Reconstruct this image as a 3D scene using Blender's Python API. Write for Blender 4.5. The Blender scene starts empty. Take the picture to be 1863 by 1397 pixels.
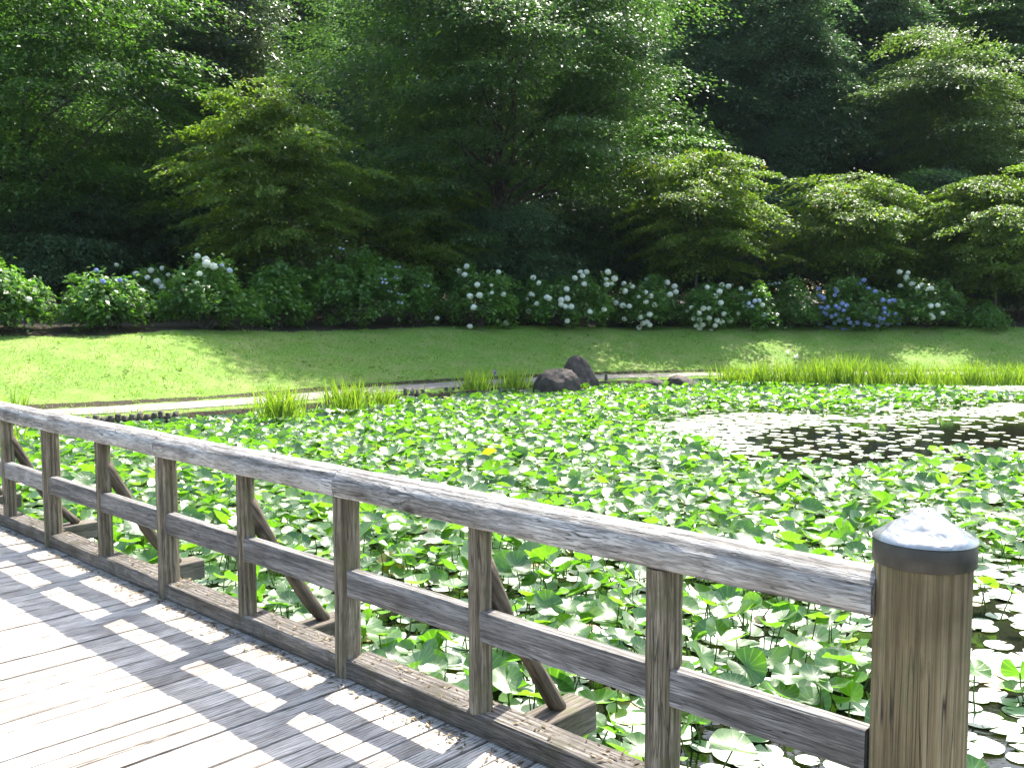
import bpy, math, random
import numpy as np
from mathutils import Vector, Matrix

# ------------------------------------------------------------------ camera, sky, sun, exposure
scene = bpy.context.scene
F, CX, CY, EYE, HORIZON = 1700.0, 931.5, 698.5, 1.6, 566.0
PITCH = math.atan((CY - HORIZON) / F)
cam_d = bpy.data.cameras.new("camera")
cam_d.sensor_width = 36.0
cam_d.lens = 36.0 * F / 1863.0
cam_d.clip_start, cam_d.clip_end = 0.05, 1000.0
cam = bpy.data.objects.new("camera", cam_d)
scene.collection.objects.link(cam)
cam.location = (0, 0, EYE)
cam.rotation_euler = (math.pi / 2 - PITCH, 0, 0)
scene.camera = cam

SUN_EL, SUN_AZ = math.radians(55), math.radians(25)          # azimuth clockwise from the view direction (+Y)
world = bpy.data.worlds.new("World")
scene.world = world
world.use_nodes = True
wn = world.node_tree
sky = wn.nodes.new("ShaderNodeTexSky")
sky.sky_type = 'NISHITA'
sky.sun_disc = False
sky.sun_elevation = SUN_EL
sky.sun_rotation = SUN_AZ
sky.dust_density = 2.5
sky.air_density = 1.2
wn.links.new(sky.outputs[0], wn.nodes["Background"].inputs[0])
wn.nodes["Background"].inputs[1].default_value = 0.15
sun_d = bpy.data.lights.new("sun", 'SUN')
sun_d.energy = 4.6
sun_d.angle = math.radians(0.55)
sun_d.color = (1.0, 0.95, 0.86)
sun = bpy.data.objects.new("sun", sun_d)
scene.collection.objects.link(sun)
SUN_DIR = Vector((math.sin(SUN_AZ) * math.cos(SUN_EL), math.cos(SUN_AZ) * math.cos(SUN_EL), math.sin(SUN_EL)))
sun.rotation_euler = SUN_DIR.to_track_quat('Z', 'Y').to_euler()
sun.location = SUN_DIR * 60
scene.view_settings.view_transform = 'Standard'
scene.view_settings.look = 'None'
scene.view_settings.gamma = 1.0
scene.view_settings.exposure = 1.6
cy = scene.cycles
cy.max_bounces, cy.diffuse_bounces, cy.glossy_bounces, cy.transmission_bounces = 7, 4, 3, 5
cy.sample_clamp_indirect = 4.0
cy.use_denoising = True

rng = np.random.default_rng(7)
random.seed(7)
COL = scene.collection.objects


# ------------------------------------------------------------------ helpers
def tag(o, label=None, cat=None, group=None, kind=None):
    if label: o["label"] = label
    if cat: o["category"] = cat
    if group: o["group"] = group
    if kind: o["kind"] = kind
    return o


def empty(name, loc=(0, 0, 0), rz=0.0):
    o = bpy.data.objects.new(name, None)
    o.location, o.rotation_euler = loc, (0, 0, rz)
    o.empty_display_size = 0.3
    COL.link(o)
    return o


def mesh_np(name, V, polys, flat=False, uv=None, mat_idx=None):
    """V (n,3); polys: list of int arrays (m,k)."""
    me = bpy.data.meshes.new(name)
    V = np.ascontiguousarray(V, dtype=np.float32)
    me.vertices.add(len(V))
    me.vertices.foreach_set("co", V.ravel())
    loops = np.concatenate([p.ravel() for p in polys]).astype(np.int32)
    sizes = np.concatenate([np.full(len(p), p.shape[1], np.int32) for p in polys])
    starts = np.concatenate([[0], np.cumsum(sizes)[:-1]]).astype(np.int32)
    me.loops.add(len(loops))
    me.loops.foreach_set("vertex_index", loops)
    me.polygons.add(len(sizes))
    me.polygons.foreach_set("loop_start", starts)
    if mat_idx is not None:
        me.polygons.foreach_set("material_index", np.asarray(mat_idx, np.int32))
    if uv is not None:
        l = me.uv_layers.new(name="UVMap")
        l.data.foreach_set("uv", np.asarray(uv, np.float32)[loops].ravel())
    me.update(calc_edges=True)
    if flat:
        me.shade_flat()
    return me


def obj(name, me, mats, parent=None, loc=None):
    o = bpy.data.objects.new(name, me)
    for m in (mats if isinstance(mats, (list, tuple)) else [mats]):
        me.materials.append(m)
    if parent: o.parent = parent
    if loc is not None: o.location = loc
    COL.link(o)
    return o


class MB:
    def __init__(s): s.v, s.f, s.n, s.mi = [], [], 0, []

    def add(s, V, polys, mi=0):
        V = np.asarray(V, float)
        for p in polys:
            p = np.asarray(p, int)
            if len(p):
                s.f.append(p + s.n)
                s.mi.append(np.full(len(p), mi))
        s.v.append(V)
        s.n += len(V)

    def box(s, x0, x1, y0, y1, z0, z1, mi=0):
        V = [(x0, y0, z0), (x1, y0, z0), (x1, y1, z0), (x0, y1, z0), (x0, y0, z1), (x1, y0, z1), (x1, y1, z1), (x0, y1, z1)]
        s.add(V, [[(0, 3, 2, 1), (4, 5, 6, 7), (0, 1, 5, 4), (1, 2, 6, 5), (2, 3, 7, 6), (3, 0, 4, 7)]], mi)

    def tube(s, pts, radii, seg=8, cap=True, mi=0, wob=0.0):
        pts = np.asarray(pts, float)
        n = len(pts)
        tan = np.gradient(pts, axis=0)
        tan /= np.linalg.norm(tan, axis=1)[:, None] + 1e-9
        ref = np.array([0.0, 0, 1]) if abs(tan[0][2]) < 0.9 else np.array([1.0, 0, 0])
        a = np.linspace(0, 2 * math.pi, seg, endpoint=False)
        V = []
        for i in range(n):
            x = np.cross(ref, tan[i]); x /= np.linalg.norm(x) + 1e-9
            y = np.cross(tan[i], x)
            rr = radii[i] * (1 + (wob * rng.normal(size=seg) if wob else 0))
            V.append(pts[i] + (np.cos(a) * rr)[:, None] * x + (np.sin(a) * rr)[:, None] * y)
        V = np.concatenate(V)
        i, j = np.meshgrid(np.arange(n - 1), np.arange(seg), indexing='ij')
        j2 = (j + 1) % seg
        Q = np.stack([i * seg + j, i * seg + j2, (i + 1) * seg + j2, (i + 1) * seg + j], -1).reshape(-1, 4)
        polys = [Q]
        if cap:
            polys.append(np.arange(seg)[::-1][None])
            polys.append((np.arange(seg) + (n - 1) * seg)[None])
        s.add(V, polys, mi)

    def mesh(s, name, flat=False, uv=None):
        return mesh_np(name, np.concatenate(s.v), s.f, flat, uv, np.concatenate(s.mi))


def ray(px, py):
    x, up, z = (px - CX) / F, -(py - CY) / F, 1.0
    c, sn = math.cos(PITCH), math.sin(PITCH)
    return np.array([x, z * c + up * sn, up * c - z * sn])


def on_plane(px, py, z):
    d = ray(px, py)
    t = (z - EYE) / d[2]
    return np.array([d[0] * t, d[1] * t, z])


def at_depth(px, py, Y):
    d = ray(px, py)
    return np.array([0, 0, EYE]) + d * (Y / d[1])


def project(P):
    P = np.asarray(P, float)
    q = P - np.array([0, 0, EYE])
    c, sn = math.cos(PITCH), math.sin(PITCH)
    dep = q[..., 1] * c - q[..., 2] * sn
    up = q[..., 1] * sn + q[..., 2] * c
    return CX + F * q[..., 0] / dep, CY - F * up / dep, dep


def vnoise(x, y, scale, seed=0):
    """smooth value noise in numpy"""
    r = np.random.default_rng(seed)
    G = r.random((64, 64))
    x, y = np.asarray(x) / scale + 1000, np.asarray(y) / scale + 1000
    xi, yi = np.floor(x).astype(int), np.floor(y).astype(int)
    fx, fy = x - xi, y - yi
    fx, fy = fx * fx * (3 - 2 * fx), fy * fy * (3 - 2 * fy)
    g = lambda a, b: G[a % 64, b % 64]
    return (g(xi, yi) * (1 - fx) + g(xi + 1, yi) * fx) * (1 - fy) + (g(xi, yi + 1) * (1 - fx) + g(xi + 1, yi + 1) * fx) * fy


# ------------------------------------------------------------------ materials
def new_mat(name):
    m = bpy.data.materials.new(name)
    m.use_nodes = True
    t = m.node_tree
    return m, t, t.nodes["Principled BSDF"], t.nodes["Material Output"]


def nd(t, kind, **kw):
    n = t.nodes.new(kind)
    for k, v in kw.items():
        if hasattr(n, k): setattr(n, k, v)
        else: n.inputs[k].default_value = v
    return n


def ramp(t, fac, stops):
    r = t.nodes.new("ShaderNodeValToRGB")
    e = r.color_ramp.elements
    while len(e) < len(stops): e.new(0.5)
    for i, (p, c) in enumerate(stops):
        e[i].position = p
        e[i].color = (*c, 1)
    t.links.new(fac, r.inputs[0])
    return r


def rgb_mix(t, fac, a, b, mode='MIX'):
    m = t.nodes.new("ShaderNodeMix")
    m.data_type, m.blend_type = 'RGBA', mode
    for s, v in ((0, fac), (6, a), (7, b)):
        if hasattr(v, 'links') or hasattr(v, 'is_linked'): t.links.new(v, m.inputs[s])
        elif isinstance(v, tuple): m.inputs[s].default_value = (*v, 1)
        else: m.inputs[s].default_value = v
    return m.outputs[2]


def math_n(t, op, a, b=0.0):
    m = t.nodes.new("ShaderNodeMath")
    m.operation = op
    for i, v in enumerate((a, b)):
        if hasattr(v, 'is_linked'): t.links.new(v, m.inputs[i])
        else: m.inputs[i].default_value = v
    return m.outputs[0]


def leaf_mat(name, stops, trans, rough=0.42, tmix=0.35, spec=0.5, vary=0.6):
    """stops: ramp over a random value per leaf; trans: tint of the light shining through"""
    m, t, p, out = new_mat(name)
    g = nd(t, "ShaderNodeNewGeometry")
    oi = nd(t, "ShaderNodeObjectInfo")
    f = math_n(t, 'FRACT', math_n(t, 'ADD', g.outputs["Random Per Island"], oi.outputs["Random"]))
    r = ramp(t, f, stops)
    n = nd(t, "ShaderNodeTexNoise", Scale=0.7, Detail=2.0)
    t.links.new(g.outputs["Position"], n.inputs["Vector"])
    v = ramp(t, n.outputs[0], [(0.3, (1 - vary * 0.5,) * 3), (0.7, (1 + vary * 0.5, 1 + vary * 0.4, 1.0))])
    c = rgb_mix(t, 1.0, r.outputs[0], v.outputs[0], 'MULTIPLY')
    t.links.new(c, p.inputs["Base Color"])
    p.inputs["Roughness"].default_value = rough
    p.inputs["Specular IOR Level"].default_value = spec
    tr = nd(t, "ShaderNodeBsdfTranslucent")
    tc = rgb_mix(t, 1.0, c, trans, 'MULTIPLY')
    t.links.new(tc, tr.inputs["Color"])
    mx = nd(t, "ShaderNodeMixShader")
    mx.inputs[0].default_value = tmix
    t.links.new(p.outputs[0], mx.inputs[1])
    t.links.new(tr.outputs[0], mx.inputs[2])
    t.links.new(mx.outputs[0], out.inputs[0])
    return m


def wood_mat(name, axis, stops, rough=0.8, grain=34.0, stretch=0.045, bump=0.5, moss=None, crack=0.5, island=False, fine_f=0.55):
    m, t, p, out = new_mat(name)
    tc = nd(t, "ShaderNodeTexCoord")
    oi = nd(t, "ShaderNodeObjectInfo")
    g = nd(t, "ShaderNodeNewGeometry")
    rnd = g.outputs["Random Per Island"] if island else oi.outputs["Random"]
    off = nd(t, "ShaderNodeVectorMath", operation='SCALE')
    cmb = nd(t, "ShaderNodeCombineXYZ")
    for i in range(3): t.links.new(rnd, cmb.inputs[i])
    t.links.new(cmb.outputs[0], off.inputs[0])
    off.inputs["Scale"].default_value = 37.0
    add = nd(t, "ShaderNodeVectorMath", operation='ADD')
    t.links.new(tc.outputs["Object"], add.inputs[0])
    t.links.new(off.outputs[0], add.inputs[1])
    mp = nd(t, "ShaderNodeMapping")
    sc = [1.0, 1.0, 1.0]
    sc['XYZ'.index(axis)] = stretch
    mp.inputs["Scale"].default_value = sc
    t.links.new(add.outputs[0], mp.inputs[0])
    n1 = nd(t, "ShaderNodeTexNoise", Scale=grain, Detail=6.0, Roughness=0.62, Distortion=1.2)
    t.links.new(mp.outputs[0], n1.inputs["Vector"])
    n2 = nd(t, "ShaderNodeTexNoise", Scale=grain * 4.5, Detail=4.0, Roughness=0.7)
    t.links.new(mp.outputs[0], n2.inputs["Vector"])
    wv = nd(t, "ShaderNodeTexWave", Scale=grain * 0.35, Distortion=9.0, Detail=3.0)
    wv.inputs["Detail Scale"].default_value = 0.7
    wv.bands_direction = 'Y' if axis != 'Y' else 'X'
    t.links.new(mp.outputs[0], wv.inputs["Vector"])
    mixf = math_n(t, 'ADD', math_n(t, 'MULTIPLY', n1.outputs[0], 0.34), math_n(t, 'MULTIPLY', n2.outputs[0], 0.5))
    mixf = math_n(t, 'ADD', mixf, math_n(t, 'MULTIPLY', wv.outputs[0], 0.16))
    c = ramp(t, mixf, stops).outputs[0]
    # dark drying cracks along the grain
    n3 = nd(t, "ShaderNodeTexNoise", Scale=grain * 1.3, Detail=2.0, Distortion=0.4)
    t.links.new(mp.outputs[0], n3.inputs["Vector"])
    cr = ramp(t, n3.outputs[0], [(0.475, (1, 1, 1)), (0.497, (0, 0, 0)), (0.503, (0, 0, 0)), (0.525, (1, 1, 1))])
    big = nd(t, "ShaderNodeTexNoise", Scale=4.0, Detail=4.0)
    t.links.new(add.outputs[0], big.inputs["Vector"])
    gate = ramp(t, big.outputs[0], [(0.5, (0, 0, 0)), (0.62, (1, 1, 1))])
    crk = math_n(t, 'MULTIPLY', math_n(t, 'SUBTRACT', 1.0, cr.outputs[0]), gate.outputs[0])
    c = rgb_mix(t, math_n(t, 'MULTIPLY', crk, crack), c, (0.025, 0.02, 0.018))
    n5 = nd(t, "ShaderNodeTexNoise", Scale=grain * 3.2, Detail=1.0, Distortion=0.6)
    t.links.new(mp.outputs[0], n5.inputs["Vector"])
    fine = ramp(t, n5.outputs[0], [(0.44, (1, 1, 1)), (0.485, (0.25, 0.25, 0.25)), (0.515, (0.25, 0.25, 0.25)), (0.56, (1, 1, 1))])
    c = rgb_mix(t, fine_f, c, fine.outputs[0], 'MULTIPLY')
    vor = nd(t, "ShaderNodeTexVoronoi", Scale=3.2)
    mk = nd(t, "ShaderNodeMapping"); sk_ = [1.0, 1.0, 1.0]; sk_['XYZ'.index(axis)] = 0.55; mk.inputs["Scale"].default_value = sk_
    t.links.new(add.outputs[0], mk.inputs[0]); t.links.new(mk.outputs[0], vor.inputs["Vector"])
    knot = ramp(t, vor.outputs["Distance"], [(0.03, (1, 1, 1)), (0.06, (0.55, 0.55, 0.55)), (0.09, (0, 0, 0))])
    c = rgb_mix(t, math_n(t, 'MULTIPLY', knot.outputs[0], 0.85), c, (0.03, 0.024, 0.02))
    # weather stains
    st = ramp(t, big.outputs[0], [(0.32, (0.62, 0.6, 0.58)), (0.62, (1.1, 1.1, 1.1))])
    c = rgb_mix(t, 1.0, c, st.outputs[0], 'MULTIPLY')
    if moss:
        n4 = nd(t, "ShaderNodeTexNoise", Scale=9.0, Detail=6.0, Roughness=0.7)
        t.links.new(add.outputs[0], n4.inputs["Vector"])
        mg = ramp(t, n4.outputs[0], [(moss[1], (0, 0, 0)), (moss[1] + 0.14, (1, 1, 1))])
        c = rgb_mix(t, math_n(t, 'MULTIPLY', mg.outputs[0], moss[2]), c, moss[0])
    if island:
        vv = ramp(t, rnd, [(0.0, (0.78, 0.76, 0.74)), (0.5, (1, 1, 1)), (1.0, (1.18, 1.16, 1.12))])
        c = rgb_mix(t, 1.0, c, vv.outputs[0], 'MULTIPLY')
    t.links.new(c, p.inputs["Base Color"])
    p.inputs["Roughness"].default_value = rough
    p.inputs["Specular IOR Level"].default_value = 0.3
    b = nd(t, "ShaderNodeBump", Strength=bump, Distance=0.006)
    hgt = math_n(t, 'SUBTRACT', mixf, math_n(t, 'ADD', math_n(t, 'MULTIPLY', crk, 0.7), math_n(t, 'MULTIPLY', math_n(t, 'SUBTRACT', 1.0, fine.outputs[0]), 0.25)))
    t.links.new(hgt, b.inputs["Height"])
    t.links.new(b.outputs[0], p.inputs["Normal"])
    return m


def noise_mat(name, stops, scale=5.0, rough=0.9, bump=0.3, dist=0.02, detail=8.0, spec=0.3):
    m, t, p, out = new_mat(name)
    g = nd(t, "ShaderNodeNewGeometry")
    n = nd(t, "ShaderNodeTexNoise", Scale=scale, Detail=detail, Roughness=0.65)
    t.links.new(g.outputs["Position"], n.inputs["Vector"])
    r = ramp(t, n.outputs[0], stops)
    t.links.new(r.outputs[0], p.inputs["Base Color"])
    p.inputs["Roughness"].default_value = rough
    p.inputs["Specular IOR Level"].default_value = spec
    b = nd(t, "ShaderNodeBump", Strength=bump, Distance=dist)
    t.links.new(n.outputs[0], b.inputs["Height"])
    t.links.new(b.outputs[0], p.inputs["Normal"])
    return m


GREY = [(0.28, (0.05, 0.045, 0.04)), (0.43, (0.24, 0.225, 0.205)), (0.55, (0.44, 0.42, 0.39)), (0.72, (0.64, 0.62, 0.59))]
M = {}
M['rail'] = wood_mat("weathered_rail_wood", 'X', GREY, stretch=0.075, bump=1.0, crack=0.8)
M['post'] = wood_mat("weathered_post_wood", 'Z', [(0.28, (0.035, 0.028, 0.018)), (0.45, (0.135, 0.112, 0.078)), (0.6, (0.26, 0.225, 0.165)), (0.76, (0.44, 0.4, 0.32))],
                     bump=0.8, moss=((0.09, 0.10, 0.035), 0.5, 0.5), crack=0.8)
M['midrail'] = wood_mat("weathered_middle_rail_wood", 'X', [(0.28, (0.04, 0.037, 0.034)), (0.45, (0.17, 0.16, 0.15)), (0.58, (0.31, 0.295, 0.28)), (0.76, (0.5, 0.48, 0.46))], bump=0.8, crack=0.8)
M['kerb'] = wood_mat("mossy_kerb_wood", 'X', [(0.28, (0.04, 0.034, 0.028)), (0.48, (0.13, 0.115, 0.1)), (0.62, (0.24, 0.215, 0.19)), (0.78, (0.38, 0.35, 0.31))],
                     bump=1.0, moss=((0.06, 0.055, 0.03), 0.5, 0.7))
M['deck'] = wood_mat("bleached_deck_wood", 'Y', [(0.33, (0.1, 0.08, 0.06)), (0.41, (0.37, 0.325, 0.275)), (0.48, (0.59, 0.54, 0.48)), (0.7, (0.73, 0.69, 0.63))],
                     grain=55, stretch=0.03, bump=0.9, crack=0.75, island=True)
M['endpost'] = wood_mat("end_post_wood", 'Z', [(0.26, (0.045, 0.033, 0.016)), (0.42, (0.165, 0.125, 0.066)), (0.58, (0.255, 0.205, 0.118)), (0.78, (0.37, 0.32, 0.21))],
                        grain=32, stretch=0.022, bump=0.8, moss=((0.115, 0.12, 0.05), 0.5, 0.4), crack=1.0, fine_f=0.28)
M['brace'] = wood_mat("brown_brace_wood", 'Z', [(0.28, (0.04, 0.03, 0.022)), (0.5, (0.125, 0.098, 0.072)), (0.75, (0.24, 0.2, 0.16))], bump=0.5)
M['beam'] = wood_mat("cross_beam_wood", 'Y', [(0.28, (0.05, 0.04, 0.03)), (0.5, (0.17, 0.145, 0.115)), (0.75, (0.34, 0.3, 0.25))], bump=0.7, moss=((0.1, 0.1, 0.04), 0.5, 0.5))
M['bark'] = noise_mat("tree_bark", [(0.3, (0.03, 0.026, 0.02)), (0.7, (0.13, 0.115, 0.095))], scale=7, bump=0.7)
M['stake'] = noise_mat("old_stake_wood", [(0.3, (0.03, 0.025, 0.02)), (0.7, (0.16, 0.135, 0.11))], scale=18, bump=0.6)
M['path'] = noise_mat("worn_path_concrete", [(0.3, (0.17, 0.15, 0.125)), (0.7, (0.31, 0.28, 0.24))], scale=2.2, bump=0.15)
M['soil'] = noise_mat("dark_soil", [(0.3, (0.03, 0.022, 0.015)), (0.7, (0.1, 0.075, 0.05))], scale=9)

# rock
m, t, p, out = new_mat("dark_rock")
g = nd(t, "ShaderNodeNewGeometry")
n = nd(t, "ShaderNodeTexNoise", Scale=4.0, Detail=10.0, Roughness=0.7); t.links.new(g.outputs["Position"], n.inputs["Vector"])
r = ramp(t, n.outputs[0], [(0.3, (0.022, 0.017, 0.014)), (0.5, (0.06, 0.046, 0.036)), (0.7, (0.13, 0.1, 0.078))])
n2 = nd(t, "ShaderNodeTexNoise", Scale=22.0, Detail=6.0); t.links.new(g.outputs["Position"], n2.inputs["Vector"])
lich = ramp(t, n2.outputs[0], [(0.6, (0, 0, 0)), (0.72, (1, 1, 1))])
t.links.new(rgb_mix(t, math_n(t, 'MULTIPLY', lich.outputs[0], 0.3), r.outputs[0], (0.22, 0.2, 0.17)), p.inputs["Base Color"])
p.inputs["Roughness"].default_value = 0.85
b = nd(t, "ShaderNodeBump", Strength=0.9, Distance=0.06); t.links.new(n.outputs[0], b.inputs["Height"]); t.links.new(b.outputs[0], p.inputs["Normal"])
M['rock'] = m

# metal post cap
m, t, p, out = new_mat("dull_zinc")
tc = nd(t, "ShaderNodeTexCoord")
n = nd(t, "ShaderNodeTexNoise", Scale=15.0, Detail=1.2, Distortion=1.5); t.links.new(tc.outputs["Object"], n.inputs["Vector"])
n2 = nd(t, "ShaderNodeTexNoise", Scale=60.0, Detail=6.0); t.links.new(tc.outputs["Object"], n2.inputs["Vector"])
r = ramp(t, n2.outputs[0], [(0.3, (0.28, 0.295, 0.29)), (0.7, (0.37, 0.385, 0.38))])
t.links.new(r.outputs[0], p.inputs["Base Color"])
p.inputs["Metallic"].default_value = 0.75
p.inputs["Roughness"].default_value = 0.36
b = nd(t, "ShaderNodeBump", Strength=0.5, Distance=0.014); t.links.new(n.outputs[0], b.inputs["Height"]); t.links.new(b.outputs[0], p.inputs["Normal"])
M['zinc'] = m
m, t, p, out = new_mat("dark_metal_band")
tc = nd(t, "ShaderNodeTexCoord")
n = nd(t, "ShaderNodeTexNoise", Scale=30.0, Detail=6.0); t.links.new(tc.outputs["Object"], n.inputs["Vector"])
r = ramp(t, n.outputs[0], [(0.3, (0.03, 0.027, 0.02)), (0.7, (0.06, 0.054, 0.042))])
t.links.new(r.outputs[0], p.inputs["Base Color"])
p.inputs["Metallic"].default_value = 0.15
p.inputs["Roughness"].default_value = 0.5
M['band'] = m

# water
m, t, p, out = new_mat("dark_pond_water")
g = nd(t, "ShaderNodeNewGeometry")
mp = nd(t, "ShaderNodeMapping"); mp.inputs["Scale"].default_value = (1, 1.6, 1); t.links.new(g.outputs["Position"], mp.inputs[0])
n = nd(t, "ShaderNodeTexNoise", Scale=5.0, Detail=3.0); t.links.new(mp.outputs[0], n.inputs["Vector"])
p.inputs["Base Color"].default_value = (0.012, 0.013, 0.008, 1)
p.inputs["Roughness"].default_value = 0.04
p.inputs["IOR"].default_value = 1.33
b = nd(t, "ShaderNodeBump", Strength=0.12, Distance=0.02); t.links.new(n.outputs[0], b.inputs["Height"]); t.links.new(b.outputs[0], p.inputs["Normal"])
M['water'] = m

# ground: turf with a litter mask carried by the terrain
m, t, p, out = new_mat("turf_and_litter")
g = nd(t, "ShaderNodeNewGeometry")
n = nd(t, "ShaderNodeTexNoise", Scale=1.1, Detail=8.0, Roughness=0.7); t.links.new(g.outputs["Position"], n.inputs["Vector"])
n2 = nd(t, "ShaderNodeTexNoise", Scale=16.0, Detail=5.0, Roughness=0.7); t.links.new(g.outputs["Position"], n2.inputs["Vector"])
turf = ramp(t, n2.outputs[0], [(0.3, (0.065, 0.125, 0.02)), (0.5, (0.14, 0.245, 0.036)), (0.7, (0.24, 0.36, 0.08))])
dry = ramp(t, n.outputs[0], [(0.45, (0, 0, 0)), (0.66, (1, 1, 1))])
c = rgb_mix(t, math_n(t, 'MULTIPLY', dry.outputs[0], 0.5), turf.outputs[0], (0.3, 0.29, 0.12))
lit = ramp(t, n2.outputs[0], [(0.35, (0.02, 0.017, 0.01)), (0.65, (0.07, 0.056, 0.034))])
at = nd(t, "ShaderNodeAttribute", attribute_name="litter")
ms = math_n(t, 'ADD', at.outputs["Fac"], math_n(t, 'MULTIPLY', math_n(t, 'SUBTRACT', n.outputs[0], 0.5), 1.4))
ms = ramp(t, ms, [(0.45, (0, 0, 0)), (0.6, (1, 1, 1))])
t.links.new(rgb_mix(t, ms.outputs[0], c, lit.outputs[0]), p.inputs["Base Color"])
p.inputs["Roughness"].default_value = 0.9
p.inputs["Specular IOR Level"].default_value = 0.2
b = nd(t, "ShaderNodeBump", Strength=0.6, Distance=0.05); t.links.new(n2.outputs[0], b.inputs["Height"]); t.links.new(b.outputs[0], p.inputs["Normal"])
M['turf'] = m

# foliage
M['leaf_left'] = leaf_mat("zelkova_leaf", [(0, (0.04, 0.095, 0.02)), (0.5, (0.065, 0.14, 0.03)), (1, (0.1, 0.185, 0.04))], (1.9, 2.2, 0.9), 0.46, 0.4, 0.55)
M['leaf_cherry'] = leaf_mat("cherry_leaf", [(0, (0.06, 0.12, 0.026)), (0.6, (0.11, 0.18, 0.035)), (0.985, (0.17, 0.23, 0.042)), (1.0, (0.24, 0.1, 0.03))], (1.9, 2.1, 0.65), 0.52, 0.45, 0.45)
M['leaf_big'] = leaf_mat("broadleaf_leaf", [(0, (0.04, 0.09, 0.034)), (0.6, (0.065, 0.13, 0.044)), (1, (0.1, 0.17, 0.052))], (1.8, 2.1, 0.9), 0.48, 0.38, 0.5)
M['leaf_grey'] = leaf_mat("evergreen_oak_leaf", [(0, (0.04, 0.075, 0.04)), (1, (0.09, 0.13, 0.07))], (1.4, 1.6, 0.9), 0.42, 0.28, 0.6)
M['leaf_dark'] = leaf_mat("dark_evergreen_leaf", [(0, (0.045, 0.09, 0.052)), (0.6, (0.066, 0.122, 0.064)), (1, (0.095, 0.155, 0.07))], (1.8, 2.1, 1.2), 0.56, 0.36, 0.4)
M['leaf_pale'] = leaf_mat("pale_woodland_leaf", [(0, (0.065, 0.12, 0.04)), (1, (0.12, 0.18, 0.065))], (1.7, 1.9, 0.8), 0.55, 0.4, 0.4)
M['leaf_hyd'] = leaf_mat("hydrangea_leaf", [(0, (0.055, 0.135, 0.03)), (0.6, (0.085, 0.185, 0.04)), (1, (0.14, 0.24, 0.055))], (1.8, 2.1, 0.7), 0.45, 0.4, 0.6)
M['blade'] = leaf_mat("iris_blade", [(0, (0.09, 0.17, 0.025)), (0.5, (0.15, 0.25, 0.03)), (1, (0.24, 0.33, 0.05))], (1.8, 1.9, 0.5), 0.4, 0.45, vary=0.2)
M['grass'] = leaf_mat("lawn_blade", [(0, (0.1, 0.19, 0.026)), (0.6, (0.17, 0.29, 0.04)), (0.93, (0.26, 0.37, 0.08)), (1, (0.34, 0.29, 0.15))], (1.8, 1.9, 0.6), 0.5, 0.4, vary=0.3)


def petal_mat(name, c1, c2):
    m = leaf_mat(name, [(0, c1), (1, c2)], (1.1, 1.1, 1.1), 0.6, 0.25, 0.2, vary=0.1)
    return m


M['white'] = petal_mat("white_petals", (0.66, 0.7, 0.58), (0.86, 0.87, 0.84))
M['blue'] = petal_mat("blue_petals", (0.17, 0.22, 0.6), (0.42, 0.5, 0.82))
M['pale'] = petal_mat("pale_lilac_petals", (0.5, 0.56, 0.78), (0.68, 0.72, 0.84))
M['purple'] = petal_mat("purple_petals", (0.2, 0.1, 0.4), (0.3, 0.18, 0.5))

# lily leaf: waxy top with radial veins, paler underside
def lily_mat(name, stops, tmix, coat=0.5, coat_rough=0.36):
    m, t, p, out = new_mat(name)
    g = nd(t, "ShaderNodeNewGeometry")
    oi = nd(t, "ShaderNodeObjectInfo")
    f = math_n(t, 'FRACT', math_n(t, 'ADD', g.outputs["Random Per Island"], oi.outputs["Random"]))
    c = ramp(t, f, stops).outputs[0]
    uv = nd(t, "ShaderNodeUVMap", uv_map="UVMap")
    sep = nd(t, "ShaderNodeSeparateXYZ"); t.links.new(uv.outputs[0], sep.inputs[0])
    s = math_n(t, 'SINE', math_n(t, 'MULTIPLY', sep.outputs[0], 2 * math.pi * 13))
    vein = math_n(t, 'POWER', math_n(t, 'MULTIPLY', math_n(t, 'ADD', s, 1.0), 0.5), 14.0)
    n = nd(t, "ShaderNodeTexNoise", Scale=14.0, Detail=4.0); t.links.new(g.outputs["Position"], n.inputs["Vector"])
    sp = ramp(t, n.outputs[0], [(0.35, (0.8, 0.82, 0.8)), (0.65, (1.15, 1.12, 1.1))])
    c = rgb_mix(t, 1.0, c, sp.outputs[0], 'MULTIPLY')
    c = rgb_mix(t, math_n(t, 'MULTIPLY', vein, 0.35), c, (0.2, 0.3, 0.12))
    under = rgb_mix(t, 0.5, c, (0.1, 0.14, 0.04))
    c2 = rgb_mix(t, g.outputs["Backfacing"], c, under)
    t.links.new(c2, p.inputs["Base Color"])
    ro = ramp(t, n.outputs[0], [(0.3, (0.3,) * 3), (0.7, (0.46,) * 3)])
    t.links.new(ro.outputs[0], p.inputs["Roughness"])
    p.inputs["Specular IOR Level"].default_value = 0.7
    p.inputs["IOR"].default_value = 1.55
    p.inputs["Coat Weight"].default_value = coat
    p.inputs["Coat IOR"].default_value = 1.75
    p.inputs["Coat Roughness"].default_value = coat_rough
    b = nd(t, "ShaderNodeBump", Strength=0.35, Distance=0.004); t.links.new(math_n(t, 'SUBTRACT', n.outputs[0], vein), b.inputs["Height"])
    t.links.new(b.outputs[0], p.inputs["Normal"])
    tr = nd(t, "ShaderNodeBsdfTranslucent")
    t.links.new(rgb_mix(t, 1.0, c, (2.6, 3.0, 0.4), 'MULTIPLY'), tr.inputs["Color"])
    mx = nd(t, "ShaderNodeMixShader"); mx.inputs[0].default_value = tmix
    t.links.new(p.outputs[0], mx.inputs[1]); t.links.new(tr.outputs[0], mx.inputs[2]); t.links.new(mx.outputs[0], out.inputs[0])
    return m


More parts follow.
